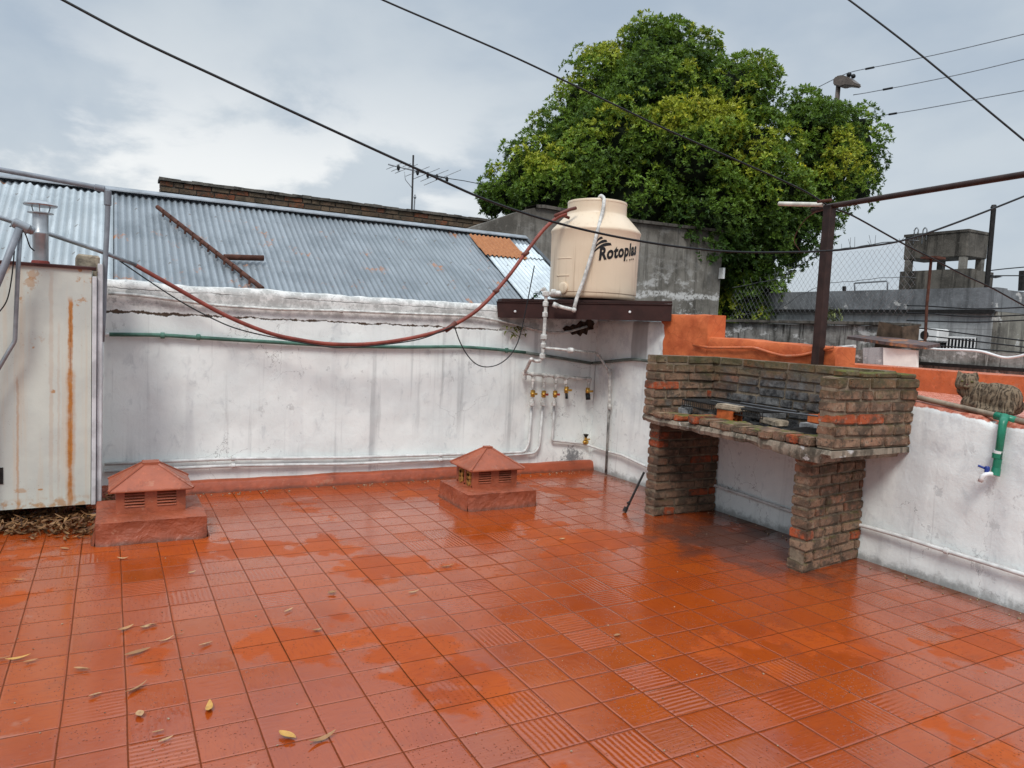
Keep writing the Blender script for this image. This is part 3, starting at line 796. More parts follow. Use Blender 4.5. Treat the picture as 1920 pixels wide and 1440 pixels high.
b=B(); b.box((wA.x+.01,7.31,-3.6),(wB.x-.01,7.54,2.99)); b.build('mortar', mat_conc('dark mortar',(.10,.085,.07),(.05,.042,.036),.5,0,3), bw)
b=B()
for i in range(40):
    x=wA.x-.01+(wB.x-wA.x)*i/40; b.box((x,7.27,3.0),(x+(wB.x-wA.x)/40+.001,7.57,3.035+.012*nz(x*5)),.004)
b.build('coping', MT['conc2'], bw)

cw = thing('concrete_wall', ony(1270,560,7.0), 'tall stained grey concrete wall behind the water tank', 'wall')
top=[(880,428),(905,419),(940,408),(975,396),(1000,390),(1020,391),(1060,398),(1120,408),(1195,418),(1280,428),(1357,437)]
pl=[ony(x,y,7.0) for x,y in top]
b=B(); n=len(pl)
zb=-3.6
poly=[Vector((p.x,7.0,p.z)) for p in pl]
m_=60
xs0,xs1=pl[0].x,pl[-1].x
def tz(x):
    for p,q in zip(pl,pl[1:]):
        if p.x<=x<=q.x: return p.z+(q.z-p.z)*(x-p.x)/(q.x-p.x)
    return pl[-1].z
for i in range(m_+1):
    x=xs0+(xs1-xs0)*i/m_; cur = .25*math.sin(PI*(x-xs0)/(xs1-xs0))
    for (dy,z) in ((0,zb),(0,1.6),(0,tz(x)),(.25,tz(x)),(.25,zb)): b.v.append(Vector((x,7.0-cur*0+dy+.01*nz(x*3,z),z+(.008*nz(x*6) if z>2 else 0))))
for i in range(m_):
    for k in range(4):
        a=i*5+k; b.f.append((a,a+5,a+6,a+1))
b.f += [tuple(range(5)), tuple(m_*5+4-k for k in range(5))]
b.build('wall_face', MT['conc'], cw)
b=B()
for i in range(m_):
    x=xs0+(xs1-xs0)*i/m_; x2=xs0+(xs1-xs0)*(i+1)/m_
    if x<5.7: continue
    z1,z2=tz(x),tz(x2)
    b.add([(x,6.955,z1+.002),(x2,6.955,z2+.002),(x2,6.955,z2+.05),(x,6.955,z1+.05),(x,7.29,z1+.002),(x2,7.29,z2+.002),(x2,7.29,z2+.05),(x,7.29,z1+.05)],[(0,1,2,3),(3,2,6,7),(0,4,5,1),(4,7,6,5)])
b.build('coping', MT['conc2'], cw)
b=B(); p=ony(1353,512,6.96); b.box((p.x-.03,6.90,p.z-.10),(p.x+.02,6.998,p.z+.09)); b.build('plate', MT['white'], cw)

# ------------------------------------------------------------------ steel shelf and water tank
DA,DB=(3.335,3.40),(4.50,2.27)
sh=thing('steel_shelf',(4.2,3.1,1.55),'dark red-brown steel shelf spanning the corner under the water tank','shelf')
dirv=(Vector((DB[0],DB[1],0))-Vector((DA[0],DA[1],0))); dl=dirv.length; dirv.normalize(); inn=Vector((-dirv.y,dirv.x,0))
if inn.dot(Vector((1,1,0)))<0: inn=-inn
zt0,zt1=1.665,1.70
def dpt(s,z,o=0): return Vector((DA[0],DA[1],0))+dirv*s+inn*o+Vector((0,0,z))
b=B()
b.prism([dpt(0,1.655),dpt(dl,1.69),dpt(dl,1.550),dpt(.02,1.515)], inn*.008)
b.prism([dpt(0,1.658,-.01),dpt(dl,1.693,-.01),dpt(dl,1.685,-.01),dpt(0,1.650,-.01)], inn*.10)
b.prism([dpt(0.02,1.515,-.004),dpt(dl,1.550,-.004),dpt(dl,1.542,-.004),dpt(.02,1.507,-.004)], inn*.07)
b.build('beam', MT['beam'], sh)
b=B(); b.prism([dpt(.03,1.668,.07),dpt(dl-.03,1.70,.07),Vector((WX+.05,2.35,1.702)),Vector((4.8,3.7,1.69)),Vector((3.5,3.7,1.668))],(0,0,.022)); b.build('deck', MT['beam'], sh)
for px,py in ((966,584),(1181,585)):
    p=onv(px,py,DA,DB,.004); b=B(); b.lathe([(.012,0),(.012,.006),(.006,.010)],p,8,-inn); b.build('bolt', MT['white'], sh)

TC=Vector((4.25,3.15,0)); TZ=1.725
tank=thing('water_tank',(TC.x,TC.y,TZ),'beige plastic water tank with black lettering standing on the steel shelf','water tank')
b=B()
prof=[(.02,0),(.400,0),(.412,.012),(.415,.03),(.413,.05),(.419,.055),(.421,.30),(.424,.50),(.427,.615),(.432,.626),(.433,.640),(.424,.655),(.36,.725),(.302,.786),(.290,.797),(.285,.81),(.284,.86),(.284,.905)]
b.lathe([(r,h+TZ) for r,h in prof],(TC.x,TC.y,0),72); b.build('tank_body', MT['tankm'], tank, smooth=True)
b=B(); b.lathe([(r,h+TZ) for r,h in [(.2,.90),(.286,.903),(.288,.915),(.283,.926),(.24,.935),(.1,.945),(.01,.948)]],(TC.x,TC.y,0),48); b.build('lid', MT['tankm'], tank, smooth=True)
# lettering, wrapped on the cylinder
tcam=math.atan2(CAM.y-TC.y,CAM.x-TC.x)
def wrap(u,v,r=.4255):     # u: arc to the right of the middle as seen, v: height
    a=tcam+u/.425; z=TZ+v; return Vector((TC.x+r*math.cos(a),TC.y+r*math.sin(a),z))
U0,V0,SL=.036,.345,.20
def txt(body,size,u0,v0,bold,shear=.12,sx=1):
    cu=bpy.data.curves.new('lettering','FONT'); cu.body=body; cu.size=size; cu.offset=bold; cu.shear=shear; cu.resolution_u=3; cu.space_character=1.09
    o=bpy.data.objects.new('lettering',cu); COL.objects.link(o)
    dg=bpy.context.evaluated_depsgraph_get(); me=bpy.data.meshes.new_from_object(o.evaluated_get(dg))
    bpy.data.objects.remove(o); bpy.data.curves.remove(cu)
    bm=bmesh.new(); bm.from_mesh(me)
    bmesh.ops.triangulate(bm,faces=bm.faces)
    bmesh.ops.subdivide_edges(bm,edges=[e for e in bm.edges if e.calc_length()>.02],cuts=2)
    bmesh.ops.triangulate(bm,faces=bm.faces)
    bb=B(); bm.verts.ensure_lookup_table()
    if sx<0: sx=-sx/(max(v.co.x for v in bm.verts)-min(v.co.x for v in bm.verts))
    bb.add([wrap(u0+v.co.x*sx, v0+v.co.y+SL*(v.co.x*sx+u0-U0)) for v in bm.verts],[tuple(v.index for v in f.verts) for f in bm.faces]); bm.free()
    return bb
tb=txt('Rotoplas',.155,U0,V0,.0066,.08,-.445)
lg=tb.build('lettering', MT['logo'], tank, fixn=False)
b=B()
for k in range(3):
    n=16; base=len(b.v); ua,ub=U0-.062+.014*k,U0+.112-.042*k; va,vb=V0+.030+.050*k,V0+.150+.026*k
    for i in range(n+1):
        t=i/n; u=ua+(ub-ua)*t**1.15; v=va+(vb-va)*math.sin(PI*.5*t**.8)
        ww=(.026-.003*k)*min(1,(.12+t*1.3))*(1 if t<.9 else .85)
        b.v += [wrap(u+ww*.25,v-ww*.5,.4258),wrap(u-ww*.25,v+ww*.5,.4258)]
    for i in range(n): a=base+2*i; b.f.append((a,a+2,a+3,a+1))
b.build('emblem', MT['logo'], tank, fixn=False)
for k,(u,w) in enumerate([(.30,.006),(.325,.010),(.365,.014),(.395,.010),(.42,.016)]):
    v=V0-.045+SL*(u-U0); b=B()
    b.add([wrap(u,v,.4275),wrap(u+w,v,.4275),wrap(u+w,v+.014,.4275),wrap(u,v+.014,.4275)],[(0,1,2,3)]); b.build('small_print', MT['logo'], tank, fixn=False)
for (h,u0,u1) in ((.36,-.40,-.22),(.20,-.40,-.24)):
    n=8; b=B(); P=[wrap(u0+(u1-u0)*i/n,h,.422) for i in range(n+1)]; b.tube(P,.004,6); b.build('moulded_rib', MT['tankm'], tank, smooth='all')
b=B(); p=wrap(-.30,.085,.40); nrm=(Vector((p.x,p.y,0))-TC).normalized()
b.lathe([(.055,0),(.055,.03),(.05,.034),(.03,.036)],p,20,nrm); b.build('outlet_boss', MT['tankm'], tank, smooth=True)

# pipes of the tank
GP='white pipes of the tank plumbing'
ov=thing('overflow_pipe',wrap(.05,.9,.46),'white vent pipe looping out of the tank lid and bent down across its front','pipe')
tp=Vector((TC.x,TC.y,TZ))
rt2=Vector((math.cos(tcam+PI/2),math.sin(tcam+PI/2),0)); fr=Vector((math.cos(tcam),math.sin(tcam),0))
pA=onv(1132,385,(TC.x+fr.x*.32,TC.y+fr.y*.32),(TC.x+fr.x*.32+rt2.x,TC.y+fr.y*.32+rt2.y))
def front(px,py,d): c=TC+fr*d; return onv(px,py,(c.x,c.y),(c.x+rt2.x,c.y+rt2.y))
P=[front(1122,382,.20),front(1123,372,.23),front(1127,366,.27),front(1133,372,.30),front(1131,392,.335),front(1127,408,.365),front(1121,430,.435),front(1110,475,.462),front(1093,530,.47),front(1082,556,.48),front(1076,581,.50)]
b=B(); b.tube(fillet(P,.05),.017,10); b.build('pipe', MT['wpipe2'], ov, smooth='all')
b=B(); P2=[front(1076,581,.50),front(1058,577,.50),front(1038,571,.50)]
b.tube(P2,.017,10); b.ball(front(1076,581,.50),.024); b.tube([front(1046,574,.50),front(1037,570,.50)],.024,10); b.build('elbow', MT['wpipe2'], ov, smooth='all')

ma=thing('pipe_manifold',ony(1045,705,3.33),'white pipe manifold with brass stop valves mounted in the corner below the tank','plumbing')
def dp(px,py,off=.035): return onv(px,py,DA,DB,off)
b=B()
b.tube([front(1052,551,.44),dp(1024,551)],.020,10)
b.tube([dp(1024,545),dp(1023,580),dp(1020,630),dp(1017,668)],.017,10)
b.build('drop_pipe', MT['wpipe2'], ma, smooth=True)
b=B()
for (px,py,r) in ((1038,549,.034),(1046,550,.026),(1024,551,.036),(1023,570,.027),(1022,590,.026),(1020,632,.033),(1019,648,.026),(1017,668,.028)):
    b=B(); p=dp(px,py); b.lathe([(r*.8,-.024),(r,-.018),(r,.018),(r*.8,.024)],p,10, None if px<1030 else rt2)
    b.build('coupling', MT['wpipe2'], ma, smooth=True)
b=B(); b.tube([dp(1024,545),dp(1014,543)],.014,8); b.ball(dp(1020,542),.020); b.build('end_cap', MT['wpipe2'], ma, smooth=True)
YM=3.345
def wp(px,py,y=YM): return ony(px,py,y)
b=B()
b.tube(fillet([dp(1017,668),dp(1013,678),dp(1000,676),wp(996,672,3.05),wp(988,690,3.2),wp(984,696),wp(983,702)],.03),.016,8)
b.tube([wp(983,700),wp(1108,711)],.017,10)
b.tube(fillet([wp(1100,711),wp(1105,711),wp(1103,728)],.02),.016,8)
for x in (1000,1021,1043,1063): b.tube([wp(x,703+ (x-1000)*.09),wp(x-1.5,728)],.012,8)
b.build('header_pipe', MT['wpipe2'], ma, smooth=True)
b=B()
for x,yy in ((984,699),(1000,702),(1021,704),(1042,706),(1061,708),(1103,711)):
    p=wp(x,yy); b=B(); b.lathe([(.018,-.024),(.025,-.02),(.025,.02),(.018,.024)],p,10,(1,0,0))
    if x<1100: b.lathe([(.014,-.03),(.020,-.026),(.020,.016),(.014,.02)],wp(x,yy+7),8)
    b.build('tee_fitting', MT['wpipe2'], ma, smooth=True)
for x in (998,1018.5,1040): b=B(); b.lathe([(.014,-.022),(.026,-.016),(.026,.016),(.018,.022),(.015,.05)],wp(x-1,757),10); b.build('union_nut', MT['wpipe2'], ma, smooth=True)
for x,yy,kind in ((999,738,0),(1019.5,739,1),(1041,739,1),(1062,731,2),(1102,733,2)):
    p=wp(x,yy); v=B()
    v.lathe([(.012,-.035),(.022,-.030),(.022,-.012),(.028,0),(.022,.014),(.022,.030),(.012,.036)],p,10)
    v.lathe([(.010,0),(.012,.03),(.006,.034)],p,8,(0,-1,0))
    vo=v.build('brass_valve', MT['brass'], ma, smooth=True)
    h=B(); h.obox(p+Vector((.012,-.036,0)),Vector((1,0,0)),Vector((0,1,0)),Vector((0,0,1)),.028 if kind==2 else .018,.004,.010); h.build('handle', MT['redpaint'] if kind==1 else MT['brass'], vo)
    if kind==2:
        s=B(); s.tube(fillet([p+Vector((0,0,-.03)),p+Vector((-.008,-.02,-.05)),p+Vector((-.010,-.03,-.085))],.02),.014 if x<1100 else .024,8); s.build('hose_end', MT['black'], vo, smooth='all')
# branch to the side wall
br=thing('branch_pipe',onx(1143,760,4.47),'thin white branch pipe bending round the corner down the side wall','pipe')
def rp(px,py,x=4.475): return onx(px,py,x)
b=B(); b.tube(fillet([dp(1019,652),dp(1070,657,.0),onx(1118,662,4.40),rp(1124,668,4.46),rp(1143,697)],.03),.013,8)
b.build('pipe', MT['wpipe2'], br, smooth='all')
b=B(); b.tube([rp(1143,695),rp(1143,765)],.015,8); b.build('riser_top', MT['wpipe2'], br, smooth=True)
b=B(); b.lathe([(.018,-.03),(.026,-.02),(.026,.02),(.018,.03)],dp(1070,657,.0),10,dirv); b.build('coupling', MT['wpipe2'], br, smooth=True)
for y_ in (697,762): b=B(); b.lathe([(.017,-.03),(.023,-.02),(.023,.02),(.017,.03)],rp(1143,y_),10); b.build('coupling', MT['wpipe2'], br, smooth=True)
b=B(); b.tube([rp(1142,765),rp(1139,830),rp(1136,888)],.013,8); b.build('riser', simple('grime blackened pipe',(.30,.29,.27),.6,0,.75,16), br, smooth='all')

# supply pipes low on the back wall
def runpipe(name,pts,r,mat,label,cat='pipe',rad=.04,clips=(),group=None,clipmat=None):
    root=thing(name,pts[len(pts)//2],label,cat,group)
    b=B(); b.tube(fillet(pts,rad),r,10); b.build('pipe',mat,root,smooth='all')
    if clips:
        for p,ax in clips:
            b=B(); b.lathe([(r*1.1,-.016),(r*1.55,-.012),(r*1.55,.012),(r*1.1,.016)],p,10,ax)
            b.build('pipe_clip',clipmat or mat,root,smooth=True)
    return root
yv=3.385
X_=lambda px,py: ony(px,py,yv)
pu=[X_(997,760),X_(992,830),X_(984,848),X_(850,852),X_(650,858),X_(440,860),X_(196,870)]
runpipe('water_pipe',pu,.013,MT['wpipe'],'upper of two white pipes running low along the white wall','pipe',.06,[(X_(437,860),(1,0,0)),(X_(826,853),(1,0,0))],'low pipes on the back wall')
pl_=[X_(1018,760),X_(1011,838),X_(1002,850),X_(850,861),X_(650,870),X_(440,873),X_(196,884)]
runpipe('water_pipe',pl_,.013,MT['wpipe'],'lower of two white pipes, nearest the skirting of the white wall','pipe',.06,[(X_(437,873),(1,0,0)),(X_(826,862),(1,0,0))],'low pipes on the back wall')
p3=[X_(1039,760),X_(1037,800),X_(1035,826),X_(1095,832),onx(1112,838,4.49),onx(1140,847,4.49),onx(1165,853,4.49),onx(1210,874,4.49),onx(1250,893,4.49)]
rt_=runpipe('water_pipe',p3,.012,MT['wpipe'],'white pipe dropping from the third valve and turning along the side wall','pipe',.02)
p=ony(1098,829,3.37); v=B(); v.lathe([(.012,-.03),(.022,-.02),(.026,0),(.022,.02),(.012,.03)],p,10,(1,0,0)); v.lathe([(.012,0),(.014,.05)],p,8); v.tube([p+Vector((-.03,-.02,.03)),p+Vector((.03,-.03,.035))],.008,6)
vo=v.build('brass_valve',MT['brass'],rt_,smooth=True); h=B(); h.lathe([(.01,.05),(.026,.075),(.03,.082),(.0,.084)],p,10); h.build('handle',MT['iron'],vo,smooth=True)
# white pipe high on the wall and green pipe
ph=[X_(203,550),X_(255,553),X_(400,572),X_(520,580),X_(640,583),X_(760,588),X_(880,592),X_(920,598),X_(960,607),ony(1020,622,3.37),ony(1060,624,3.36),ony(1100,612,3.40)]
runpipe('water_pipe',ph,.012,MT['wpipe2'],'sagging white pipe running along the top of the white wall into the broken hole','pipe',.1,[(X_(640,583),(1,0,0))])
Xg=lambda px,py: ony(px,py,3.39)
pg=[Xg(205,627),Xg(300,628),Xg(420,636),Xg(520,642),Xg(640,649),Xg(760,651),Xg(860,650),Xg(920,654),Xg(985,661)]
gr=runpipe('green_pipe',pg,.0155,MT['greenp'],'long faded green pipe running along the middle of the white wall to the corner','pipe',.1,[(Xg(305,629),(1,0,0)),(Xg(372,632),(1,0,0)),(Xg(950,657),(1,0,0))])
b=B(); b.tube([Xg(984,661),ony(1060,673,3.395),ony(1108,681,3.40)],.0150,10); b.tube(spline([onx(1110,681,4.49),onx(1150,677,4.49),onx(1185,674,4.49),onx(1215,677,4.49),onx(1235,678,4.49)],4),.0150,10); b.build('corner_section',MT['dirtyg'],gr,smooth='all')
b=B(); b.tube([Xg(186,632),Xg(200,627),Xg(222,627.3)],.013,8); b.build('white_end',MT['wpipe'],gr,smooth='all')

# ------------------------------------------------------------------ hose and cables in the air
hp0=Vector((.27,3.28,0))
HA=(.1,3.30); HB=(4.0,2.98)
Hh=lambda px,py: onv(px,py,HA,HB)
pts=[Hh(250,495),Hh(330,540),Hh(420,590),Hh(500,623),Hh(560,637),Hh(620,645),Hh(690,645),Hh(760,636),Hh(820,622),Hh(850,610),Hh(900,577),Hh(950,522),Hh(990,468),Hh(1020,430),Hh(1045,408),Hh(1062,401)]
ho=thing('water_hose',pts[6],'thick red-brown hose sagging from the grey pipe at left up to the tank neck','hose')
b=B(); b.tube(spline(pts,6),.0165,10); b.build('hose',MT['hose'],ho,smooth='all')
HJ=simple('dark hose joint',(.16,.05,.035),.5)
for px,py,l in ((845,613,10),(930,546,4),(985,476,5)):
    b=B(); b.tube([Hh(px-l,py+l*.7),Hh(px,py),Hh(px+l,py-l*.8)],.0225,8); b.build('hose_clamp',HJ,ho,smooth='all')
b=B(); b.tube([Hh(1040,405),Hh(1068,393),Hh(1080,390)],.016,8); b.build('hose_end',HJ,ho,smooth='all')
b=B(); b.tube([front(1050,402,.30),front(1068,409,.30)],.014,8); b.build('inlet_stub',HJ,ho,smooth='all')
pts=[(205,474),(240,500),(330,560),(400,598),(450,618),(520,634),(600,648),(640,652),(700,648),(760,641),(800,632),(850,612)]
b=B(); b.tube(spline([onv(px,py,HA,HB,.03) for px,py in pts],5),.0055,6)
tag(b.build('cable',MT['black'],smooth='all'),'thin black cable strapped beneath the sagging red-brown hose','cable')
pts=[(852,612),(862,640),(875,664),(892,682),(912,688),(935,683),(955,668),(968,648),(976,625),(984,590),(993,545),(1002,498)]
b=B(); b.tube(spline([onv(px,py,HA,HB,.02) for px,py in pts],5),.0050,6)
tag(b.build('cable',MT['black'],smooth='all'),'black cable hanging in a loop from the hose in front of the green pipe','cable')

def aerial(pts,A_,B_,r,label,mat='black',group='overhead cables crossing the sky'):
    P=[onv(px,py,A_,B_) for px,py in pts]
    if pts[0][1]<=0: P=[P[0]+(P[0]-P[1]).normalized()*2.5]+P     # runs on beyond the picture
    if pts[-1][0]>=1915: P=P+[P[-1]+(P[-1]-P[-2]).normalized()*2.5]
    b=B(); b.tube(spline(P,7),r,6)
    return tag(b.build('overhead_cable',MT[mat],smooth='all'),label,'cable',group)
aerial([(-40,-85),(40,-42),(118,0),(260,75),(420,150),(560,215),(690,275),(800,325),(900,370),(1000,405),(1100,432),(1200,452),(1300,466),(1400,473),(1540,471),(1620,463),(1700,449),(1800,415),(1920,368),(2000,335)],(-1.0,1.6),(6.6,-.3),.0070,'black overhead cable sagging low across the whole sky in front of the tank lettering')
aerial([(640,-38),(718,0),(850,57),(960,105),(1060,152),(1160,200),(1250,243),(1380,300),(1500,354),(1556,388)],(1.2,2.2),(4.475,.70),.0062,'black overhead cable slanting across the tree crown down to the steel post')
aerial([(1560,389),(1600,405),(1690,455),(1745,483),(1800,512),(1860,540),(1920,573)],(4.49,.66),(9.0,-.5),.006,'dark guy wire running down right from the top of the steel post')
aerial([(1540,-35),(1592,0),(1700,82),(1780,147),(1850,205),(1920,263),(1960,296)],(4.0,2.5),(6.2,-.6),.007,'thin black overhead cable falling steeply at the top right')

# ------------------------------------------------------------------ left: heater cabinet, flue, pipes
CY=2.72
cx1=ony(171,700,CY).x
CAB_RUST += [(ony(132,720,CY).x,.011,1.46,.95),(ony(133,760,CY).x,.022,1.0,.45),(ony(33,750,CY).x,.006,.95,.45),(ony(96,520,CY).x,.010,1.62,.22),(ony(110,700,CY).x,.006,1.3,.18)]
MT['cab']=mat_cabinet()
cab=thing('heater_cabinet',(-.5,3.0,0),'rust streaked cream metal cabinet standing at the left edge, with a flue on top','cabinet')
b=B(); nx_,nz_=30,30
for i in range(nx_+1):
    x=-1.7+(cx1+1.7)*i/nx_
    for k in range(nz_+1):
        z=.118+.012*(x)*0+(1.66-.118)*k/nz_ - (.012*(1-(x+1.7)/(cx1+1.7)) if k==0 else 0)
        b.v.append(Vector((x,CY+.006*nz(x*2,z*2,3),z)))
for i in range(nx_):
    for k in range(nz_):
        a=i*(nz_+1)+k; b.f.append((a,a+nz_+1,a+nz_+2,a+1))
b.add([(cx1,CY,.12),(cx1,3.36,.12),(cx1,3.36,1.66),(cx1,CY,1.66)],[(0,1,2,3)])
b.add([(-1.7,CY+.002,.12),(cx1,CY+.002,.12),(cx1,3.36,.12),(-1.7,3.36,.12)],[(0,1,2,3)])
b.build('front_panel',MT['cab'],cab,smooth=True,fixn=False)
b=B(); b.prism([(-1.7,CY-.018,1.655),(-1.7,CY-.018,1.672),(-1.7,CY+.10,1.682),(-1.7,CY+.10,1.655)],(cx1+1.725,0,0)); b.build('top_lip',simple('dark red rusty lip',(.06,.018,.014),.7),cab)
pm_=simple('white painted angle',(.62,.63,.64),.5,0,.3,8)
b=B(); b.box((cx1+.004,CY-.012,.115),(cx1+.030,CY+.30,1.615)); b.build('corner_profile',pm_,cab,bevel=.003)
b=B(); b.box((cx1+.033,CY+.01,.10),(cx1+.062,CY+.33,1.70)); b.build('corner_profile',pm_,cab,bevel=.003)
p=ony(3,893,CY-.004); b=B(); b.box((p.x-.06,CY-.006,p.z-.05),(p.x+.008,CY-.002,p.z+.055)); b.build('vent_slot',MT['iron'],cab)
b=B(); b.lathe([(.05,0),(.16,.012),(.20,.05),(.20,.20)],(-.42,3.0,.075),28); b.build('heater_base',MT['gpaint'],cab,smooth=True)
for x in (-1.5,-.03): b=B(); b.box((x-.03,2.98,0),(x+.03,3.05,.12)); b.build('foot',MT['iron'],cab)
fp=ony(76,490,CY+.08)
zt=ony(76,398,CY+.08).z
b=B(); b.lathe([(.044,1.665),(.044,1.86),(.0455,1.862),(.0455,1.872),(.044,1.874),(.044,zt)],(fp.x,CY+.08,0),24)
fl=b.build('flue_pipe',MT['flue'],cab,smooth=True)
b=B(); b.lathe([(.052,1.67),(.05,1.69),(.046,1.695)],(fp.x,CY+.08,0),24); b.build('collar',MT['redcollar'],fl,smooth=True)
zc=ony(76,382,CY+.08).z
b=B(); b.lathe([(.05,zt-.012),(.072,zt-.008),(.072,zt-.003),(.05,zt)],(fp.x,CY+.08,0),24); b.lathe([(.090,zc-.016),(.095,zc-.008),(.088,zc),(.02,zc+.022),(.001,zc+.024)],(fp.x,CY+.08,0),28)
for k in range(3):
    a=2*PI*k/3+.5; b.tube([(fp.x+.04*math.cos(a),CY+.08+.04*math.sin(a),zt-.03),(fp.x+.06*math.cos(a),CY+.08+.06*math.sin(a),zc-.006)],.004,6)
b.build('cap',MT['flue'],fl,smooth=True)
# broken block behind the cabinet corner
p=ony(163,490,3.1); b=B(); b.box((p.x-.07,3.05,1.60),(p.x+.075,3.25,1.775),.012)
tag(b.build('concrete_block',MT['stone'],bevel=.012),'broken mossy concrete block behind the top right corner of the cabinet','block')
# grey pipes
def gpipe(pts,r,mat,label,rad=.05):
    b=B(); b.tube(fillet(pts,rad),r,12); return tag(b.build('grey_pipe',mat,smooth='all'),label,'pipe',None)
L=lambda px,py,y=3.20: ony(px,py,y)
fr_=thing('pipe_riser',L(203,480),'grey pipe riser with an elbow turning left across the top of the old roof sheets','pipe')
b=B(); b.tube(fillet([L(-80,305)+(L(-80,305)-L(0,318))*2.2,L(-80,305),L(0,318),L(170,349),L(203,357),L(201,420),L(196,520),L(194,590),L(191,640)],.06),.0175,12); b.build('pipe',MT['gpaint'],fr_,smooth='all')
b=B(); b.lathe([(.018,-.05),(.024,-.045),(.024,.05),(.018,.055)],L(202,372),12); b.lathe([(.018,-.03),(.023,-.025),(.023,.03),(.018,.035)],L(186,352.5),12,(1,0,-.1)); b.build('elbow',MT['gpaint'],fr_,smooth=True)
b=B(); b.tube([L(191,636),L(189,760),L(186,925)],.014,10); b.build('white_lower_section',MT['wpipe'],fr_,smooth='all')
gpipe([L(-60,390,3.0)+(L(-60,390,3.0)-L(0,408,3.02))*3,L(-60,390,3.0),L(0,408,3.02),L(90,438,3.1),L(185,470,3.2),L(255,497,3.28)],.0150,MT['galv'],'grey pipe sloping down behind the flue into the red-brown hose',.02)
gpipe([Vector((L(-30,590,2.55).x-.30,2.5,.0)),L(-30,590,2.55),L(0,520,2.55),L(36,428,2.55)],.020,MT['gpaint'],'thick grey pipe leaning in front of the cabinet at far left',.02)
gpipe([L(38,432,2.58),L(33,520,2.6),L(28,640,2.62),L(19,654,2.62),L(-15,712,2.62),L(-24,760,2.64),Vector((L(-24,760,2.64).x-.02,2.66,.0))],.0125,MT['galv'],'thin grey pipe with a bend hanging down the cabinet front at far left',.02)
fx=thing('pipe_joint',L(36,424,2.56),'grey clamp joint at the top of the two pipes leaning on the cabinet','pipe clamp')
b=B(); b.lathe([(.02,-.05),(.03,-.04),(.03,.04),(.02,.05)],L(40,424,2.57),12,(1,0,-.45)); b.lathe([(.018,-.03),(.026,-.02),(.026,.02),(.018,.03)],L(54,430,2.6),12,(1,0,-.4)); b.build('clamp',MT['galv'],fx,smooth=True)
b=B(); b.tube(spline([L(44,430,2.58),L(50,445,2.6),L(56,462,2.62),L(64,470,2.66)],4),.004,6); b.tube([L(18,425,2.58),L(28,420,2.58),L(32,412,2.58)],.004,6); b.build('wire',MT['iron'],fx,smooth='all')
b=B(); b.tube(spline([L(27,470,2.56),L(22,520,2.56),L(14,560,2.56),L(0,583,2.56),L(-20,600,2.56)],5),.004,6)
tag(b.build('cable',MT['black'],smooth='all'),'thin dark cable curving down the cabinet at the far left edge','cable')
# ------------------------------------------------------------------ leaf pile under the cabinet
def leaf(b,c,l,w,yaw,pitch,curl,roll=0,tw=0):
    c=Vector(c); R=Matrix.Rotation(yaw,3,'Z')@Matrix.Rotation(pitch,3,'Y')@Matrix.Rotation(roll,3,'X'); n=7; base=len(b.v)
    for i in range(n+1):
        t=i/n; x=(t-.5)*l; ww=w*.5*math.sin(PI*min(1,max(0,t*.94+.03)))**.8*(1-.25*t)
        z=curl*l*((t-.5)**2*2-.1); tt=tw*(t-.5)
        for s_ in (-1,0,1):
            q=Vector((x,s_*ww*math.cos(tt),z+abs(s_)*ww*.45+s_*ww*math.sin(tt))); b.v.append(c+R@q)
    for i in range(n):
        for k in range(2):
            a=base+i*3+k; b.f.append((a,a+3,a+4,a+1))
b=B()
for k in range(620):
    u=random.random(); px=-60+235*u; py=random.uniform(966,1004)-14*(abs(px-85)/160)**2*0
    p=onz(px,py,.0); 
    if p.x>.06: continue
    h=random.uniform(.005,.055)*(.4+.6*min(1,max(0,(p.y-2.25)/.25)))
    leaf(b,p+Vector((0,0,h)),random.uniform(.05,.095),random.uniform(.014,.026),random.uniform(0,2*PI),random.uniform(-.5,.5),random.uniform(-.6,.7),random.uniform(-.8,.8),random.uniform(-1,1))
for k in range(26):
    p=onz(random.uniform(40,170),random.uniform(1000,1016),.0); leaf(b,p+Vector((0,0,.008)),random.uniform(.04,.07),.016,random.uniform(0,6),0,.3)
tag(b.build('dead_leaves',MT['pile'],smooth='all',fixn=False),'heap of curled brown dead leaves drifted under the metal cabinet','leaf litter',None,'stuff')
b=B()
for k in range(22):
    p=ony(random.uniform(192,220),random.uniform(922,945),random.uniform(2.75,3.0)); leaf(b,p,random.uniform(.04,.07),.022,random.uniform(0,6),random.uniform(-.6,.6),.4,random.uniform(-.6,.6))
tag(b.build('dead_leaves',MT['pile'],smooth='all',fixn=False),'small wad of dead leaves caught behind the left roof vent','leaf litter',None,'stuff')

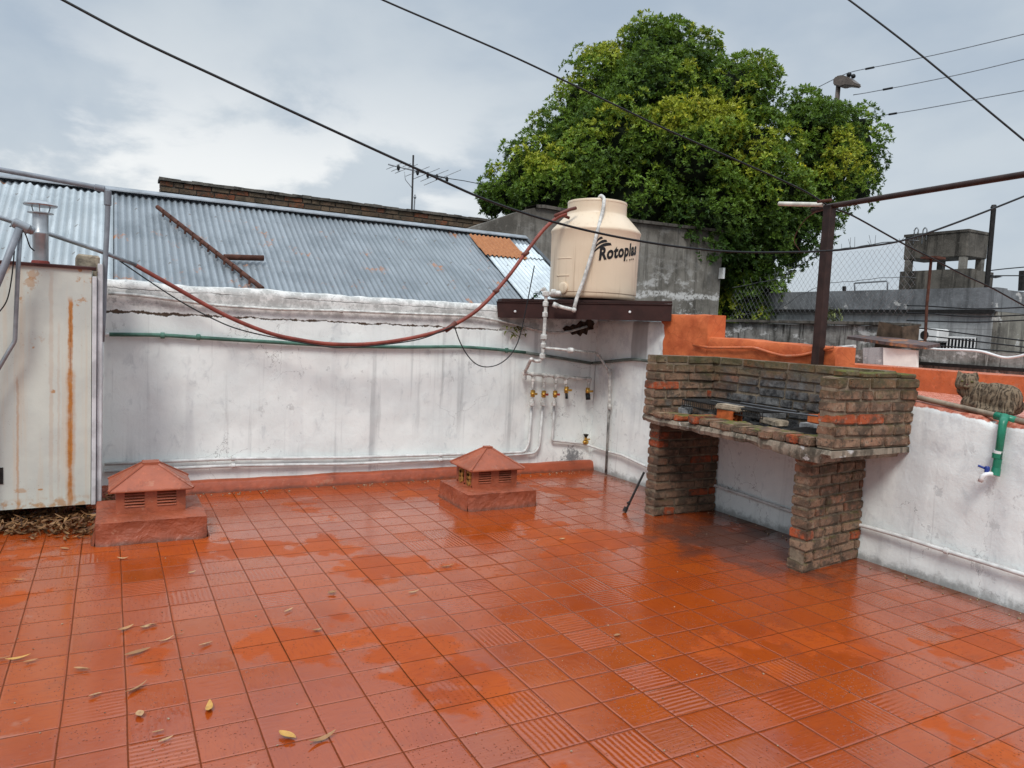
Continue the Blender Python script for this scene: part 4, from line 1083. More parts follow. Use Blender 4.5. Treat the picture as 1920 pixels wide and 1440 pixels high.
# ------------------------------------------------------------------ roof vents (clay cowls)
def vent(x0,x1,y0,y1,h,bx0,bx1,by0,by1,eave,ridge,ap,label,broken=False,sl=.012):
    root=thing('roof_vent',((x0+x1)/2,(y0+y1)/2,0),label,'roof vent','red clay roof vents on rendered plinths')
    b=B(); n=14
    for i in range(n+1):
        for k in range(n+1):
            x=x0+(x1-x0)*i/n; y=y0+(y1-y0)*k/n; b.v.append(Vector((x,y,h+.004*nz(x*9,y*9,3)-(.010 if i in(0,n) or k in(0,n) else 0))))
    for i in range(n):
        for k in range(n):
            a=i*(n+1)+k; b.f.append((a,a+n+1,a+n+2,a+1))
    def side(P,Q):
        base=len(b.v); mm=24; kk=6
        nrm=(Q-P).cross(Vector((0,0,1))).normalized()
        for i in range(mm+1):
            for k in range(kk+1):
                t=i/mm; z=(h-.010)*k/kk; p=P.lerp(Q,t); d=.010*nz(p.x*7,p.y*7,z*9) + .022*(1-k/kk)**3
                if k==kk: d=0
                if i in (0,mm): d*=.3
                b.v.append(Vector((p.x,p.y,z))+nrm*d)
        for i in range(mm):
            for k in range(kk):
                a=base+i*(kk+1)+k; b.f.append((a,a+kk+1,a+kk+2,a+1))
    c=[Vector((x0,y0,0)),Vector((x1,y0,0)),Vector((x1,y1,0)),Vector((x0,y1,0))]
    for i in range(4): side(c[i],c[(i+1)%4])
    b.build('plinth',MT['plinth'],root,smooth=True)
    # body with real louvre openings on the front
    body=B(); t=.018
    body.box((bx0,by1-t,h-.002),(bx1,by1,eave))
    body.box((bx0,by0+t,h-.002),(bx0+t,by1-t,eave)) if not broken else None
    body.box((bx1-t,by0+t,h-.002),(bx1,by1-t,eave))
    W=bx1-bx0; wins=[(bx0+W*.12,bx0+W*.40),(bx0+W*.58,bx0+W*.86)]
    z0=h+.035; z1=eave-.012
    body.box((bx0,by0,h-.002),(bx1,by0+t,z0)); body.box((bx0,by0,z1),(bx1,by0+t,eave))
    xs=[bx0]+[v for w in wins for v in w]+[bx1]
    for i in range(0,6,2): body.box((xs[i],by0,z0),(xs[i+1],by0+t,z1))
    if broken:
        D=by1-by0
        for (a,e) in ((0,.06),(.44,.54),(.94,1.0)): body.box((bx0,by0+t+(D-2*t)*a,h),(bx0+t,by0+t+(D-2*t)*e,eave))
        body.box((bx0,by0+t,eave-.02),(bx0+t,by1-t,eave)); body.box((bx0,by0+t,h-.002),(bx0+t,by1-t,h+.012))
    bo=body.build('vent_body',MT['vent'],root)
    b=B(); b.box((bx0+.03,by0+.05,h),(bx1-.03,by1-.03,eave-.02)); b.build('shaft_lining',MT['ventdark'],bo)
    for (a,e) in wins:
        l=B(); nl=5
        for k in range(nl):
            zc_=z0+(z1-z0)*(k+.5)/nl; hh=(z1-z0)/nl
            l.prism([(a,by0-.006,zc_-hh*.35),(a,by0-.004,zc_-hh*.12),(a,by0+.016,zc_+hh*.42),(a,by0+.018,zc_+hh*.18)],(e-a,0,0))
        l.build('louvre',MT['vent'],bo)
    if broken:
        og=simple('ochre old paint',(.45,.21,.05),.7,0,.7,30,.5)
        for yy in (by0+(by1-by0)*.27,by0+(by1-by0)*.73):
            l=B()
            for zz in (h+.03,(h+eave)/2+.005,eave-.03):
                l.lathe([(.030,-.012),(.036,0),(.030,.012),(.016,.010),(.014,0)],(bx0+.006,yy,zz),12,(1,0,0))
            l.build('ornament_grille',og,bo,smooth=True)
    # hipped cowl with raised hips and a flat cap
    o=.042; mx,my=(bx0+bx1)/2,(by0+by1)/2
    E=[Vector((bx0-o,by0-o,eave-.004)),Vector((bx1+o,by0-o,eave-.004)),Vector((bx1+o,by1+o,eave-.004)),Vector((bx0-o,by1+o,eave-.004))]
    T=[Vector((mx-ap,my-ap,ridge)),Vector((mx+ap,my-ap,ridge)),Vector((mx+ap,my+ap,ridge)),Vector((mx-ap,my+ap,ridge))]
    up=Vector((0,0,.014)); b=B()
    vs=E+[e+up for e in E]+T
    b.add(vs,[(3,2,1,0)]+[(i,(i+1)%4,(i+1)%4+4,i+4) for i in range(4)]+[(i+4,(i+1)%4+4,(i+1)%4+8,i+8) for i in range(4)]+[(8,9,10,11)])
    ro=b.build('cowl_roof',MT['vent'],root,bevel=.004)
    b=B()
    for i in range(4): b.tube([E[i]+up+Vector((0,0,.001)),T[i]],.008,6)
    b.box((mx-ap*1.1,my-ap*1.1,ridge-.012),(mx+ap*1.1,my+ap*1.1,ridge+.014)); b.build('hip_moulding',MT['vent'],ro,smooth=True)
    return root
vent(.07,.685,2.12,2.72,.145,.178,.575,2.30,2.62,.285,.425,.045,'left red clay roof vent with two louvred openings, beside the metal cabinet')
vent(2.545,3.15,2.19,2.74,.135,2.665,3.06,2.36,2.68,.275,.425,.028,'right red clay roof vent with a broken ornate side, near the tank corner',True)

# ------------------------------------------------------------------ barbecue
bb=thing('barbecue',(4.15,.88,0),'weathered brick barbecue with a mossy table built against the side wall','barbecue')
XF=3.87
# piers
def pier(y0,y1,x0,x1,z1,mat,name):
    b=B(); bricks(b,(x0,y1,0),(0,-1,0),(1,0,0),y1-y0,z1,x1-x0,bl=.23,ch=.069)   # placeholder faces towards terrace
    return b
def masonry(x0,x1,y0,y1,z0,z1,along,mat,name,ch=.069,parent=bb,red=None,inset=.008):
    b=B()
    if along=='x': bricks(b,(x0,y0,z0),(1,0,0),(0,1,0),x1-x0,z1-z0,y1-y0,ch=ch,off0=random.randint(0,1))
    else: bricks(b,(x0,y0,z0),(0,1,0),(1,0,0),y1-y0,z1-z0,x1-x0,ch=ch,off0=random.randint(0,1))
    o=b.build(name,mat,parent,bevel=.006,seg=2,smooth=True)
    # knock the edges about
    for v in o.data.vertices:
        w=v.co+wloc(o); d=mn.noise_vector(w*14)*.004+mn.noise_vector(w*45)*.0028
        v.co+=d
    m_=B(); m_.box((x0+inset,y0+inset,z0),(x1-inset,y1-inset,z1-.004)); m_.build('mortar',MT['mortar'],o)
    return o
po_=masonry(XF,4.515,.185,.305,0,.735,'x',MT['brick'],'pier')
for o_ in [po_]+list(po_.children):            # this pier was built a little askew
    for v in o_.data.vertices: v.co.y += .14*max(0,v.co.x+wloc(o_).x-XF)
masonry(XF,4.515,1.60,1.715,0,.735,'x',MT['brick_red'],'pier')
# slab with ragged front
b=B(); n=90
def front_x(y): return 3.775+.020*nz(y*4,3)+.012*nz(y*13,8)+(.05*max(0,(y-1.55))/.2)
def slab_lo(y): return .738-.032*math.exp(-((y-.18)/.22)**2)+.014*nz(y*9,6)
for i in range(n+1):
    y=-.01+1.765*i/n; fx_=front_x(y); lo=slab_lo(y) if y>0.06 else .752
    for (x,z) in ((4.515,lo+.01),(4.2,lo+.006),(fx_+.09,lo+.004),(fx_+.012,lo+.004*nz(y*21)),(fx_,(lo+.79)/2),(fx_+.012,.792+.004*nz(y*15)),(4.515,.795)): b.v.append(Vector((x+.004*nz(y*30,z*30),y,z)))
for i in range(n):
    for k in range(6):
        a=i*7+k; b.f.append((a,a+7,a+8,a+1))
b.f += [tuple(range(7)),tuple(n*7+6-k for k in range(7))]
b.build('table_slab',MT['slab'],bb,smooth=True)
# bricks laid flat along the front edge
b=B(); y=.14
while y<1.60:
    w=random.uniform(.085,.125)
    if 1.18<y<1.24 : y+=.05; continue
    fx_=front_x(y)+random.uniform(-.012,.018); l=random.uniform(.20,.25); hz=random.uniform(.038,.058)
    if y>1.2: hz*=.75
    b.box((fx_,y,.795),(fx_+l,y+w-.008,.795+hz),.006); y+=w
o=b.build('edge_bricks',MT['brick_moss'],bb,bevel=.009,seg=2,smooth=True)
for v in o.data.vertices:
    w=v.co+wloc(o); v.co+=mn.noise_vector(w*20)*.006
# side and back walls of the hearth
masonry(3.80,4.56,-.005,.115,.800,1.225,'x',MT['brick'],'side_wall',ch=.070)
b=B()
for (xa_,xb_) in ((3.88,4.00),(4.01,4.15),(4.16,4.36),(4.37,4.55)): b.box((xa_,-.004,1.224),(xb_-.01,.10,1.228+random.uniform(.018,.034)),.006)
o=b.build('coping_bricks',MT['brick_moss'],bb,bevel=.008,smooth=True)
masonry(4.40,4.515,.118,1.715,.800,1.265,'y',MT['brick_soot'],'rear_wall',ch=.070)
masonry(3.80,4.40,1.60,1.715,.795,1.265,'x',MT['brick_soot'],'side_wall',ch=.070)
b=B(); b.tube([(4.36,1.46,.80),(4.37,1.46,1.1)],.0,6) if False else None
# render patch in the corners
# things lying on the table
MP='bricks and stones lying on the barbecue table'
def rubble(name,c,s,yaw,mat,label,cat,bev=.006,jit=.006):
    b=B(); cc,ss=math.cos(yaw),math.sin(yaw)
    b.obox(c,Vector((cc,ss,0)),Vector((-ss,cc,0)),Vector((0,0,1)),*s); o=b.build(name,mat,bevel=bev,seg=2,smooth=True)
    for v in o.data.vertices:
        w=v.co+o.location; v.co+=mn.noise_vector(w*25)*jit
    return tag(o,label,cat,MP)
# hollow orange brick with holes
def hollow(c,sx,sy,sz,label,nh=2):
    root=thing('hollow_brick',Vector(c)-Vector((0,0,sz)),label,'brick',MP)
    b=B(); c=Vector(c); t=.010
    b.box(c+Vector((-sx,-sy,-sz)),c+Vector((sx,sy,-sz+t))); b.box(c+Vector((-sx,-sy,sz-t)),c+Vector((sx,sy,sz)))
    b.box(c+Vector((-sx,-sy,-sz+t)),c+Vector((-sx+t,sy,sz-t))); b.box(c+Vector((sx-t,-sy,-sz+t)),c+Vector((sx,sy,sz-t))); b.box(c+Vector((-.004,-sy,-sz+t)),c+Vector((.004,sy,sz-t)))
    b.box(c+Vector((-sx+t,-sy+.012,-.005)),c+Vector((sx-t,sy-.012,.005)))
    b.build('shell',MT['hollow'],root)
    b=B(); b.box(c+Vector((-sx+t,sy-.02,-sz+t)),c+Vector((sx-t,sy-.016,sz-t))); b.build('inner_shade',MT['char'],root)
def tb_(px,py,z): return onz(px,py,z)
p=tb_(1356,796,.80); hollow((p.x+.055,p.y,.855),.05,.075,.048,'bright orange hollow brick near the middle of the barbecue table')
rubble('stone',(p.x+.065,p.y-.02,.925),(.07,.105,.018),.15,MT['stone'],'flat pale stone resting on the orange hollow brick','stone',.008,.008)
p=tb_(1437,800,.80); rubble('brick',(p.x+.05,p.y,.832),(.05,.07,.030),.1,MT['brick_red'],'reddish brick piece under the grey paver, mid table','brick')
rubble('brick',(p.x+.055,p.y,.885),(.055,.075,.022),-.1,MT['greyblock'],'grey paver piece lying on the reddish brick, mid table','paver')
p=tb_(1524,768,.90); rubble('brick',(4.30,.46,.905),(.10,.05,.028),1.45,MT['hollow'],'red brick at the back right of the hearth under the grill edge','brick')
rubble('brick',(4.25,.46,.847),(.11,.06,.030),1.5,MT['greyblock'],'ash grey brick under the red brick at the back right','brick')
rubble('brick',(4.16,1.42,.835),(.06,.11,.032),.1,MT['brick_soot'],'sooty brick propping the left end of the grill','brick')
rubble('brick',(4.15,1.41,.896),(.055,.10,.026),-.1,MT['brick_red'],'thin dark red brick on top of the sooty one at the grill end','brick')
rubble('stone',(4.08,1.53,.845),(.07,.05,.035),.5,MT['greyblock'],'grey stone at the left inner corner of the barbecue table','stone',.014,.012)
rubble('stone',(4.20,.78,.850),(.10,.05,.018),1.3,MT['stone'],'slab of pale broken stone lying under the grill, right of middle','stone',.006,.01)
# grills
def grate(name,x0,x1,y0,y1,z,label,alongx=True,step=.028,lift=0,basket=False):
    root=thing(name,((x0+x1)/2,(y0+y1)/2,z),label,'grill')
    b=B(); zz=lambda x:z+lift*(x-x0)
    for P,Q in (((x0,y0),(x1,y0)),((x1,y0),(x1,y1)),((x1,y1),(x0,y1)),((x0,y1),(x0,y0))): b.tube([(P[0],P[1],zz(P[0])),(Q[0],Q[1],zz(Q[0]))],.007,6)
    b.build('frame',MT['iron'],root,smooth=True)
    b=B(); y=y0+step
    while y<y1-.01: b.tube([(x0,y,zz(x0)+.006),(x1,y,zz(x1)+.006)],.0032,5); y+=step
    if basket:
        y=y0
        while y<y1: b.tube([(x0-.004,y,zz(x0)-.045),(x0-.004,y+.006,zz(x0)+.006)],.003,5); y+=.022
        b.tube([(x0-.004,y0,zz(x0)-.045),(x0-.004,y1,zz(x0)-.045)],.005,5)
    b.build('rods',simple('sooty rods',(.045,.042,.04),.5,.5),root,smooth=True)
grate('grill_grate',4.02,4.37,.72,1.52,.928,'large sooty iron grill laid over the left of the hearth',step=.026,basket=True)
grate('grill_grate',3.98,4.34,.16,.50,.842,'small iron grill lying low at the right end beside the brick side wall',step=.024,lift=.05)
b=B(); P=[Vector((4.10,1.30,.945)),Vector((4.05,.70,.945)),Vector((4.12,.22,.95))]
b.tube(P,.006,6); b.tube([Vector((4.2,1.1,.95)),Vector((4.14,.55,.955))],.006,6); tag(b.build('iron_rod',simple('grey iron rod',(.16,.16,.165),.45,.6),smooth=True),'pair of thin grey iron rods lying across the big grill','iron rods')
b=B()
for k in range(170):
    y=random.uniform(.2,1.5); x=random.uniform(3.98,4.37); s_=random.uniform(.010,.030)
    b.ball((x,y,.80+s_*.5+random.uniform(0,.03)*(x-3.95)*2),(s_,s_*random.uniform(.6,1.2),s_*.7),6,Matrix.Rotation(random.uniform(0,3),3,'Z'))
tag(b.build('charcoal',MT['char']),'heap of black charcoal and embers spread under the grill','charcoal',None,'stuff')
b=B(); n=26
for i in range(n+1):
    for k in range(13):
        y=.15+1.42*i/n; x=3.93+.46*k/12; b.v.append(Vector((x,y,.802+.018*max(0,.5+nz(x*9,y*9,2))*(1 if 0<k<12 and 0<i<n else 0))))
for i in range(n):
    for k in range(12):
        a=i*13+k; b.f.append((a,a+13,a+14,a+1))
tag(b.build('ash',MT['ash'],smooth='all'),'layer of grey ash spread over the barbecue table','ash',None,'stuff')
# poker / broom stick
b=B(); q0=onz(1173,958,.012); q1=q0+Vector((.17,.01,.30))
b.tube([q0,q1],.009,8); pk=tag(b.build('poker',MT['iron'],smooth=True),'black iron poker leaning against the left barbecue pier','poker')
b=B(); b.tube([q0+Vector((-.012,0,-.004)),q0+Vector((.006,0,.03))],.018,8); b.tube([q0+Vector((.02,0,.055)),q0+Vector((.03,0,.062))],.016,8); b.build('ferrule',MT['iron'],pk,smooth=True)

# low pipes on the side wall
lp_=lambda a,c:c+(c-a)*8
lp=[onx(1320,903,4.49),onx(1352,914,4.49),onx(1400,930,4.49),onx(1480,958,4.49),onx(1560,975,4.49),onx(1612,984,4.485),onx(1700,1009,4.485),onx(1770,1032,4.485),onx(1850,1056,4.485),onx(1920,1078,4.485),onx(2000,1102,4.485)]; lp.append(lp_(lp[-2],lp[-1]))
runpipe('water_pipe',lp,.0125,MT['wpipe'],'white pipe running low along the side wall and behind the barbecue piers','pipe',.1,[(onx(1362,917,4.49),(0,1,0)),(onx(1775,1033,4.485),(0,1,0))])
# rail pipe along the top of the side wall
r0=onx(1724,746,4.56); r1=onx(1920,791,4.56); dr=(r1-r0)
runpipe('rail_pipe',[r0-dr*.12,r0,r1,r1+dr*3],.017,simple('bare grey brown pipe',(.30,.235,.17),.5,.2,.5,12),'grey-brown pipe lying along the top of the side wall in front of the cat','pipe',.02)
tp_=thing('garden_tap',onx(1878,780,4.50),'bright green pipe with a blue handled white tap, hung over the side wall','tap')
b=B(); b.tube([onx(1866,779,4.56),onx(1905,789,4.56)],.023,12); b.tube([onx(1884,780,4.53),onx(1880,795,4.492),onx(1871,862,4.488)],[.024,.021,.019],12); b.build('pipe',MT['greenb'],tp_,smooth='all')
b=B(); b.tube([onx(1871,860,4.488),onx(1867,884,4.488)],.021,12); b.tube([onx(1870,850,4.488),onx(1869,859,4.488)],.025,12); b.tube([onx(1868,878,4.485),onx(1866,892,4.475)],.023,12); b.build('fittings',MT['greenb'],tp_,smooth=True)
b=B(); b.tube([onx(1872,845,4.488),onx(1871,850,4.488)],.0225,12); b.build('white_tape',MT['white'],tp_,smooth=True)
b=B(); b.tube(fillet([onx(1866,890,4.48),onx(1853,888,4.44),onx(1843,892,4.42),onx(1838,903,4.42)],.02),.0135,10); t_=b.build('spout',MT['white'],tp_,smooth='all')
b=B(); b.lathe([(.012,0),(.014,.03),(.010,.038)],onx(1850,887,4.44),10); h_=onx(1849,879,4.44); b.tube([h_,onx(1834,873,4.43)],.0065,8); b.build('handle',MT['blue'],t_,smooth=True)

# steel post with horizontal pipe
po=thing('steel_post',Vector((4.44,.66,.8)),'dark brown square steel post standing behind the barbecue','post')
pb=onx(1532,690,4.475); ptp=onx(1546,386,4.475)
b=B(); b.box((4.444,pb.y-.030,1.20),(4.506,pb.y+.032,ptp.z)); b.build('post',MT['brownsteel'],po,bevel=.004)
b=B(); a1=Vector((4.475,ptp.y+.10,ptp.z-.022)); e1=onx(1920,327,4.475); b.tube([a1,Vector((4.475,ptp.y-.05,ptp.z-.008)),e1,e1+(e1-Vector((4.475,ptp.y,ptp.z)))*1.2],.019,12); b.build('crossbar',MT['brownsteel'],po,smooth='all')
b=B(); w0=onx(1461,382,4.46); b.tube([onx(1545,384,4.46),w0],.016,10); b.build('white_stub',simple('white painted stub',(.66,.64,.56),.5,0,.3),po,smooth=True)
b=B(); q=Vector((4.475,pb.y,ptp.z)); b.tube(spline([q+Vector((-.03,.07,-.03)),q+Vector((-.06,.16,-.10)),q+Vector((-.05,.24,-.22)),q+Vector((-.03,.20,-.30))],4),.003,6); b.tube([q+Vector((-.055,-.05,.02)),q+Vector((-.055,.06,.024))],.012,6); b.build('wire_wrap',MT['rustrod'],po,smooth='all')
# fern growing from the wall
fe=B()
for k in range(24):
    p=ony(random.uniform(945,985),random.uniform(612,632),WY-.03); leaf(fe,p+Vector((0,-.02,0)),random.uniform(.05,.09),.022,random.uniform(-PI,0),random.uniform(-.2,1.0),-.4,random.uniform(-.5,.5))
tag(fe.build('wall_plant',simple('yellow green fern',(.16,.17,.025),.5,0,.5,20),smooth='all',fixn=False),'small yellow-green plant growing from the crack left of the tank pipe','plant')
fe=B()
for k in range(16):
    p=ony(random.uniform(998,1014),random.uniform(548,563),3.62); leaf(fe,p,random.uniform(.05,.08),.03,random.uniform(0,6),random.uniform(-1,.3),-.3)
tag(fe.build('wall_plant',simple('green weed',(.05,.13,.05),.5),smooth='all',fixn=False),'little green weed at the eaves beside the tank outlet','plant')

# ------------------------------------------------------------------ cat
def make_cat():
    c0=onx(1850,772,4.70); yc=c0.y+.004; zc=1.050
    root=thing('cat',(4.71,yc,zc),'brown tabby cat crouching on the orange roof edge, looking at the camera','cat')
    b=B(); O=Vector((4.71,yc,zc)); K=.80
    def el(x,y,z,rx,ry,rz,rot=None): b.ball(O+Vector((x,y,z))*K,(rx*K,ry*K,rz*K),16,rot)
    el(.0,-.05,.112,.090,.150,.115); el(.0,-.13,.105,.098,.10,.118); el(0,.05,.112,.084,.11,.110)
    el(0,.10,.120,.070,.075,.100); el(-.01,.125,.15,.066,.066,.080); el(-.055,-.14,.065,.050,.085,.068); el(.055,-.14,.065,.050,.085,.068)
    el(-.045,.10,.045,.030,.055,.048); el(.04,.10,.045,.030,.055,.048); el(-.060,.115,.018,.036,.024,.018)
    el(-.075,-.06,.022,.030,.055,.022); el(-.03,.115,.06,.062,.06,.062); el(-.01,0,.05,.085,.16,.055)
    # tail wrapped along the side
    for i in range(10):
        t=i/9; el(-.085-.015*math.sin(PI*t),-.20+.20*t,.024,.024,.030,.022)
    hd=Vector((-.030,.140,.205))*.84; fw=Vector((-.86,-.51,-.06)).normalized(); sd=Vector((-fw.y,fw.x,0)).normalized(); up=Vector((0,0,1))
    RM=Matrix((fw,sd,fw.cross(sd))).transposed()
    def hl(f,s_,u,rf,rs,ru): 
        p=hd+(fw*f+sd*s_+RM.col[2]*u)*.98; b.ball(O+p,(rf*.98,rs*1.0,ru*.98),16,RM)
    hl(0,0,0,.054,.062,.055); hl(.012,-.034,-.014,.034,.030,.034); hl(.012,.034,-.014,.034,.030,.034); hl(.030,0,-.018,.030,.034,.024); hl(.022,-.030,-.016,.028,.026,.024); hl(.022,.030,-.016,.028,.026,.024)
    hl(-.01,0,-.05,.05,.05,.05)
    for s_ in (-1,1):
        base=O+hd+sd*(.036*s_)+RM.col[2]*.036; tip=O+hd+sd*(.052*s_)+RM.col[2]*.074-fw*.006
        n0=len(b.v)
        b.v += [base+sd*.028*s_-RM.col[2]*.016, base-sd*.028*s_+RM.col[2]*.006, base-fw*.022, tip, base+fw*.006]
        for f in ((0,4,3),(4,1,3),(1,2,3),(2,0,3),(0,1,4),(0,2,1)): b.f.append(tuple(n0+i for i in f))
    me=bpy.data.meshes.new('tmp'); me.from_pydata([v-O for v in b.v],[],b.f); o=bpy.data.objects.new('tmp',me); COL.objects.link(o)
    md=o.modifiers.new('r','REMESH'); md.mode='VOXEL'; md.voxel_size=.0055
    sm=o.modifiers.new('s','SMOOTH'); sm.iterations=3; sm.factor=.5
    dg=bpy.context.evaluated_depsgraph_get(); me2=bpy.data.meshes.new_from_object(o.evaluated_get(dg)); bpy.data.objects.remove(o)
    for v in me2.vertices:
        v.co+=v.normal*(.0022*mn.noise(v.co*95)+.0035*mn.noise(v.co*30))
    me2.polygons.foreach_set('use_smooth',[True]*len(me2.polygons)); me2.materials.clear(); me2.materials.append(MT['cat'])
    bo=bpy.data.objects.new('body',me2); COL.objects.link(bo); bo.parent=root
    for s_ in (-1,1):
        e=B(); e.ball(O+hd+fw*.046+sd*(.024*s_)+RM.col[2]*.008,(.006,.0095,.006),10,RM); e.build('eye',simple('cat eye',(.10,.09,.02),.15,0,.2),root,smooth='all')
    e=B(); e.ball(O+hd+fw*.059+RM.col[2]*-.010,(.005,.007,.005),8,RM); e.build('nose',simple('cat nose',(.12,.04,.035),.5),root,smooth='all')
    mz=B(); mz.ball(O+hd+fw*.050+RM.col[2]*-.022,(.013,.019,.012),10,RM); mz.build('muzzle',simple('pale cat muzzle',(.215,.165,.11),.9),root,smooth='all')
make_cat()

# ------------------------------------------------------------------ things behind the side wall
mw=thing('old_wall',onx(1450,620,8.2),'low mossy stained wall behind the orange wall, below the tree','wall')
b=B(); y0=onx(1700,640,8.2).y; y1=onx(1320,605,8.2).y+.6; n=40
for i in range(n+1):
    y=y0+(y1-y0)*i/n; z=onx(1500,608,8.2).z+.02*nz(y*3)+.012*nz(y*11)
    for (x,zz) in ((8.2,-3.6),(8.2,1.0),(8.2,z),(8.4,z),(8.4,-3.6)): b.v.append(Vector((x,y,zz)))
for i in range(n):
    for k in range(4):
        a=i*5+k; b.f.append((a,a+1,a+6,a+5))
b.f+=[tuple(range(5)),tuple(n*5+4-k for k in range(5))]
b.build('wall_face',MT['mossy'],mw)
b=B(); pz=onx(1500,608,8.2).z
for i in range(30):
    y=y0+(y1-y0)*i/30; b.box((8.15,y,pz+.012),(8.45,y+(y1-y0)/30,pz+.045+.02*nz(y*7)))
b.build('coping',MT['conc2'],mw)
sw=thing('stained_wall',onx(1820,672,8.3),'black streaked grey wall at the far right, above the orange parapet','wall')
b=B(); q0=onx(1712,652,8.3); q1=onx(1990,668,8.3)
b.prism([(8.3,q0.y,-3.6),(8.3,q0.y,q0.z),(8.3,q1.y,q1.z),(8.3,q1.y,-3.6)],(.2,0,0)); b.build('wall_face',MT['mossy'],sw)
b=B(); b.box((8.25,q1.y,onx(1800,703,8.3).z+.08),(8.299,q0.y,onx(1800,700,8.3).z+.10)); b.build('ledge',MT['iron'],sw)
hs=B(); hs.tube(spline([onx(px,py,8.18) for px,py in ((1700,648),(1718,650),(1760,655),(1800,656),(1840,659),(1880,670),(1905,669),(1930,663),(1970,655))],5),.013,8)
tag(hs.build('white_hose',MT['white'],smooth='all'),'thick white hose strung along the top of the streaked grey wall','hose')
# small shed
sd_=thing('shed',onx(1650,672,7.6),'small grey shed with a white board and dark red-brown roof sheets','shed')
def px_poly(pts,x): return [onx(a,b_,x) for a,b_ in pts]
b=B(); b.prism(px_poly([(1618,652),(1656,651),(1656,720),(1618,720)],7.6),(.5,0,0)); b.build('wall',MT['greyblock'],sd_)
b=B(); b.prism(px_poly([(1572,660),(1618,655),(1618,722),(1572,722)],7.75),(.3,0,0)); b.build('side_wall',MT['conc'],sd_)
b=B(); b.prism(px_poly([(1656,652),(1718,657),(1718,722),(1656,722)],7.58),(.04,0,0)); b.build('white_board',MT['whiteboard'],sd_)
A0=onx(1588,634,7.9); A1=onx(1762,652,7.5); A2=onx(1668,650,7.35)
b=B(); b.prism([onx(1588,636,7.9),onx(1605,633,8.0),onx(1680,639,8.0),onx(1762,650,7.8),onx(1735,655,7.55),onx(1670,648,7.5)],(0,0,.035)); b.build('roof',MT['sheddark'],sd_)
b=B(); b.tube([onx(1568,652,7.7),onx(1603,649,7.6)],.02,6); b.build('gutter',MT['wpipe'],sd_)
bx=thing('roof_box',onx(1700,612,8.1),'old brown wooden box on the mossy wall right of the steel post','box')
b=B(); p=onx(1682,628,8.1); b.box((8.05,p.y-.13,p.z-.20),(8.35,p.y+.20,p.z+.12),.03); b.build('body',MT['pinkwall'],bx)
rg=B(); p=onx(1551,660,4.65); 
for k in range(1): rg.prism([onx(1543,656,4.70),onx(1553,654,4.70),onx(1559,662,4.70),onx(1550,668,4.70)],(.012,.01,0))
tag(rg.build('cloth_rag',simple('grey blue cloth',(.12,.18,.23),.9,0,.4,30)),'small grey-blue rag hanging beside the steel post','rag')

# far building with water tower
fb=thing('far_building',Vector((14,4,-3.6)),'long grey building with a flat parapet behind the wire fence','building')
XB=11.0
yR=onx(1860,600,XB).y; yL=onx(1460,600,XB).y+4
zt_=2.306; zl=onx(1600,583,XB).z
b=B(); b.box((XB,yR,-3.6),(XB+9,yL,zl)); b.build('wall',MT['conc3'],fb)
b=B(); b.box((XB-.05,yR-.05,zl+.002),(XB+.22,yL,zt_)); b.box((XB+.222,yR-.05,zl+.002),(XB+9.05,yR+.2,zt_-.02)); b.build('parapet',MT['conc4'],fb)
b=B(); b.box((XB-.09,yR-.06,zl-.035),(XB-.051,yL,zl+.02)); b.build('ledge',MT['iron'],fb)
b=B(); b.box((XB+.03,yR-.055,-3.6),(XB+9.04,yR-.003,zl-.002)); b.build('side_wall',mat_conc('streaked tan wall',(.25,.235,.20),(.12,.11,.095),1.3,.2),fb)
# window with bars, shutters slats as blocks
w0=onx(1768,632,XB); w1=onx(1830,660,XB)
b=B(); b.box((XB-.02,w1.y,w1.z-.3),(XB-.004,w0.y,w0.z)); wi=b.build('window',MT['glassd'],fb)
b=B(); 
for k in range(11):
    y=w1.y+(w0.y-w1.y)*k/10; b.tube([(XB-.05,y,w1.z-.3),(XB-.05,y,w0.z)],.009,5)
b.tube([(XB-.05,w1.y,w0.z),(XB-.05,w0.y,w0.z)],.014,5); b.build('bars',MT['white'],wi)
w2=onx(1722,632,XB); w3=onx(1700,650,XB)
b=B(); b.box((XB-.02,min(w2.y,w3.y),w2.z-.5),(XB-.004,max(w2.y,w3.y),w2.z)); wi=b.build('window',MT['glassd'],fb)
b=B()
for k in range(6):
    y=w2.y+(w3.y-w2.y)*k/5; b.tube([(XB-.05,y,w2.z-.5),(XB-.05,y,w2.z)],.009,5)
b.build('bars',MT['white'],wi)
# faint block courses
ac=thing('air_conditioner',onx(1750,632,XB-.2),'white air conditioner unit on the wall of the far grey building','air conditioner')
a0=onx(1728,616,XB-.2); a1=onx(1768,642,XB-.2)
b=B(); b.box((XB-.34,a1.y,a1.z),(XB-.06,a0.y,a0.z)); b.build('casing',MT['white'],ac,bevel=.02)
b=B(); cy_=a0.y-(a0.y-a1.y)*.42; cz_=(a0.z+a1.z)/2
b.lathe([(.060,0),(.064,.006),(.055,.010),(.02,.008)],(XB-.34,cy_,cz_),18,(-1,0,0)); b.build('fan_grille',MT['iron'],ac)
b=B(); b.tube([(XB-.30,a1.y+.05,a1.z-.02),(XB,a1.y+.05,a1.z-.02)],.015,5); b.tube([(XB-.30,a0.y-.05,a0.z*0+a1.z-.02),(XB,a0.y-.05,a1.z-.02)],.015,5); b.build('bracket',MT['iron'],ac)
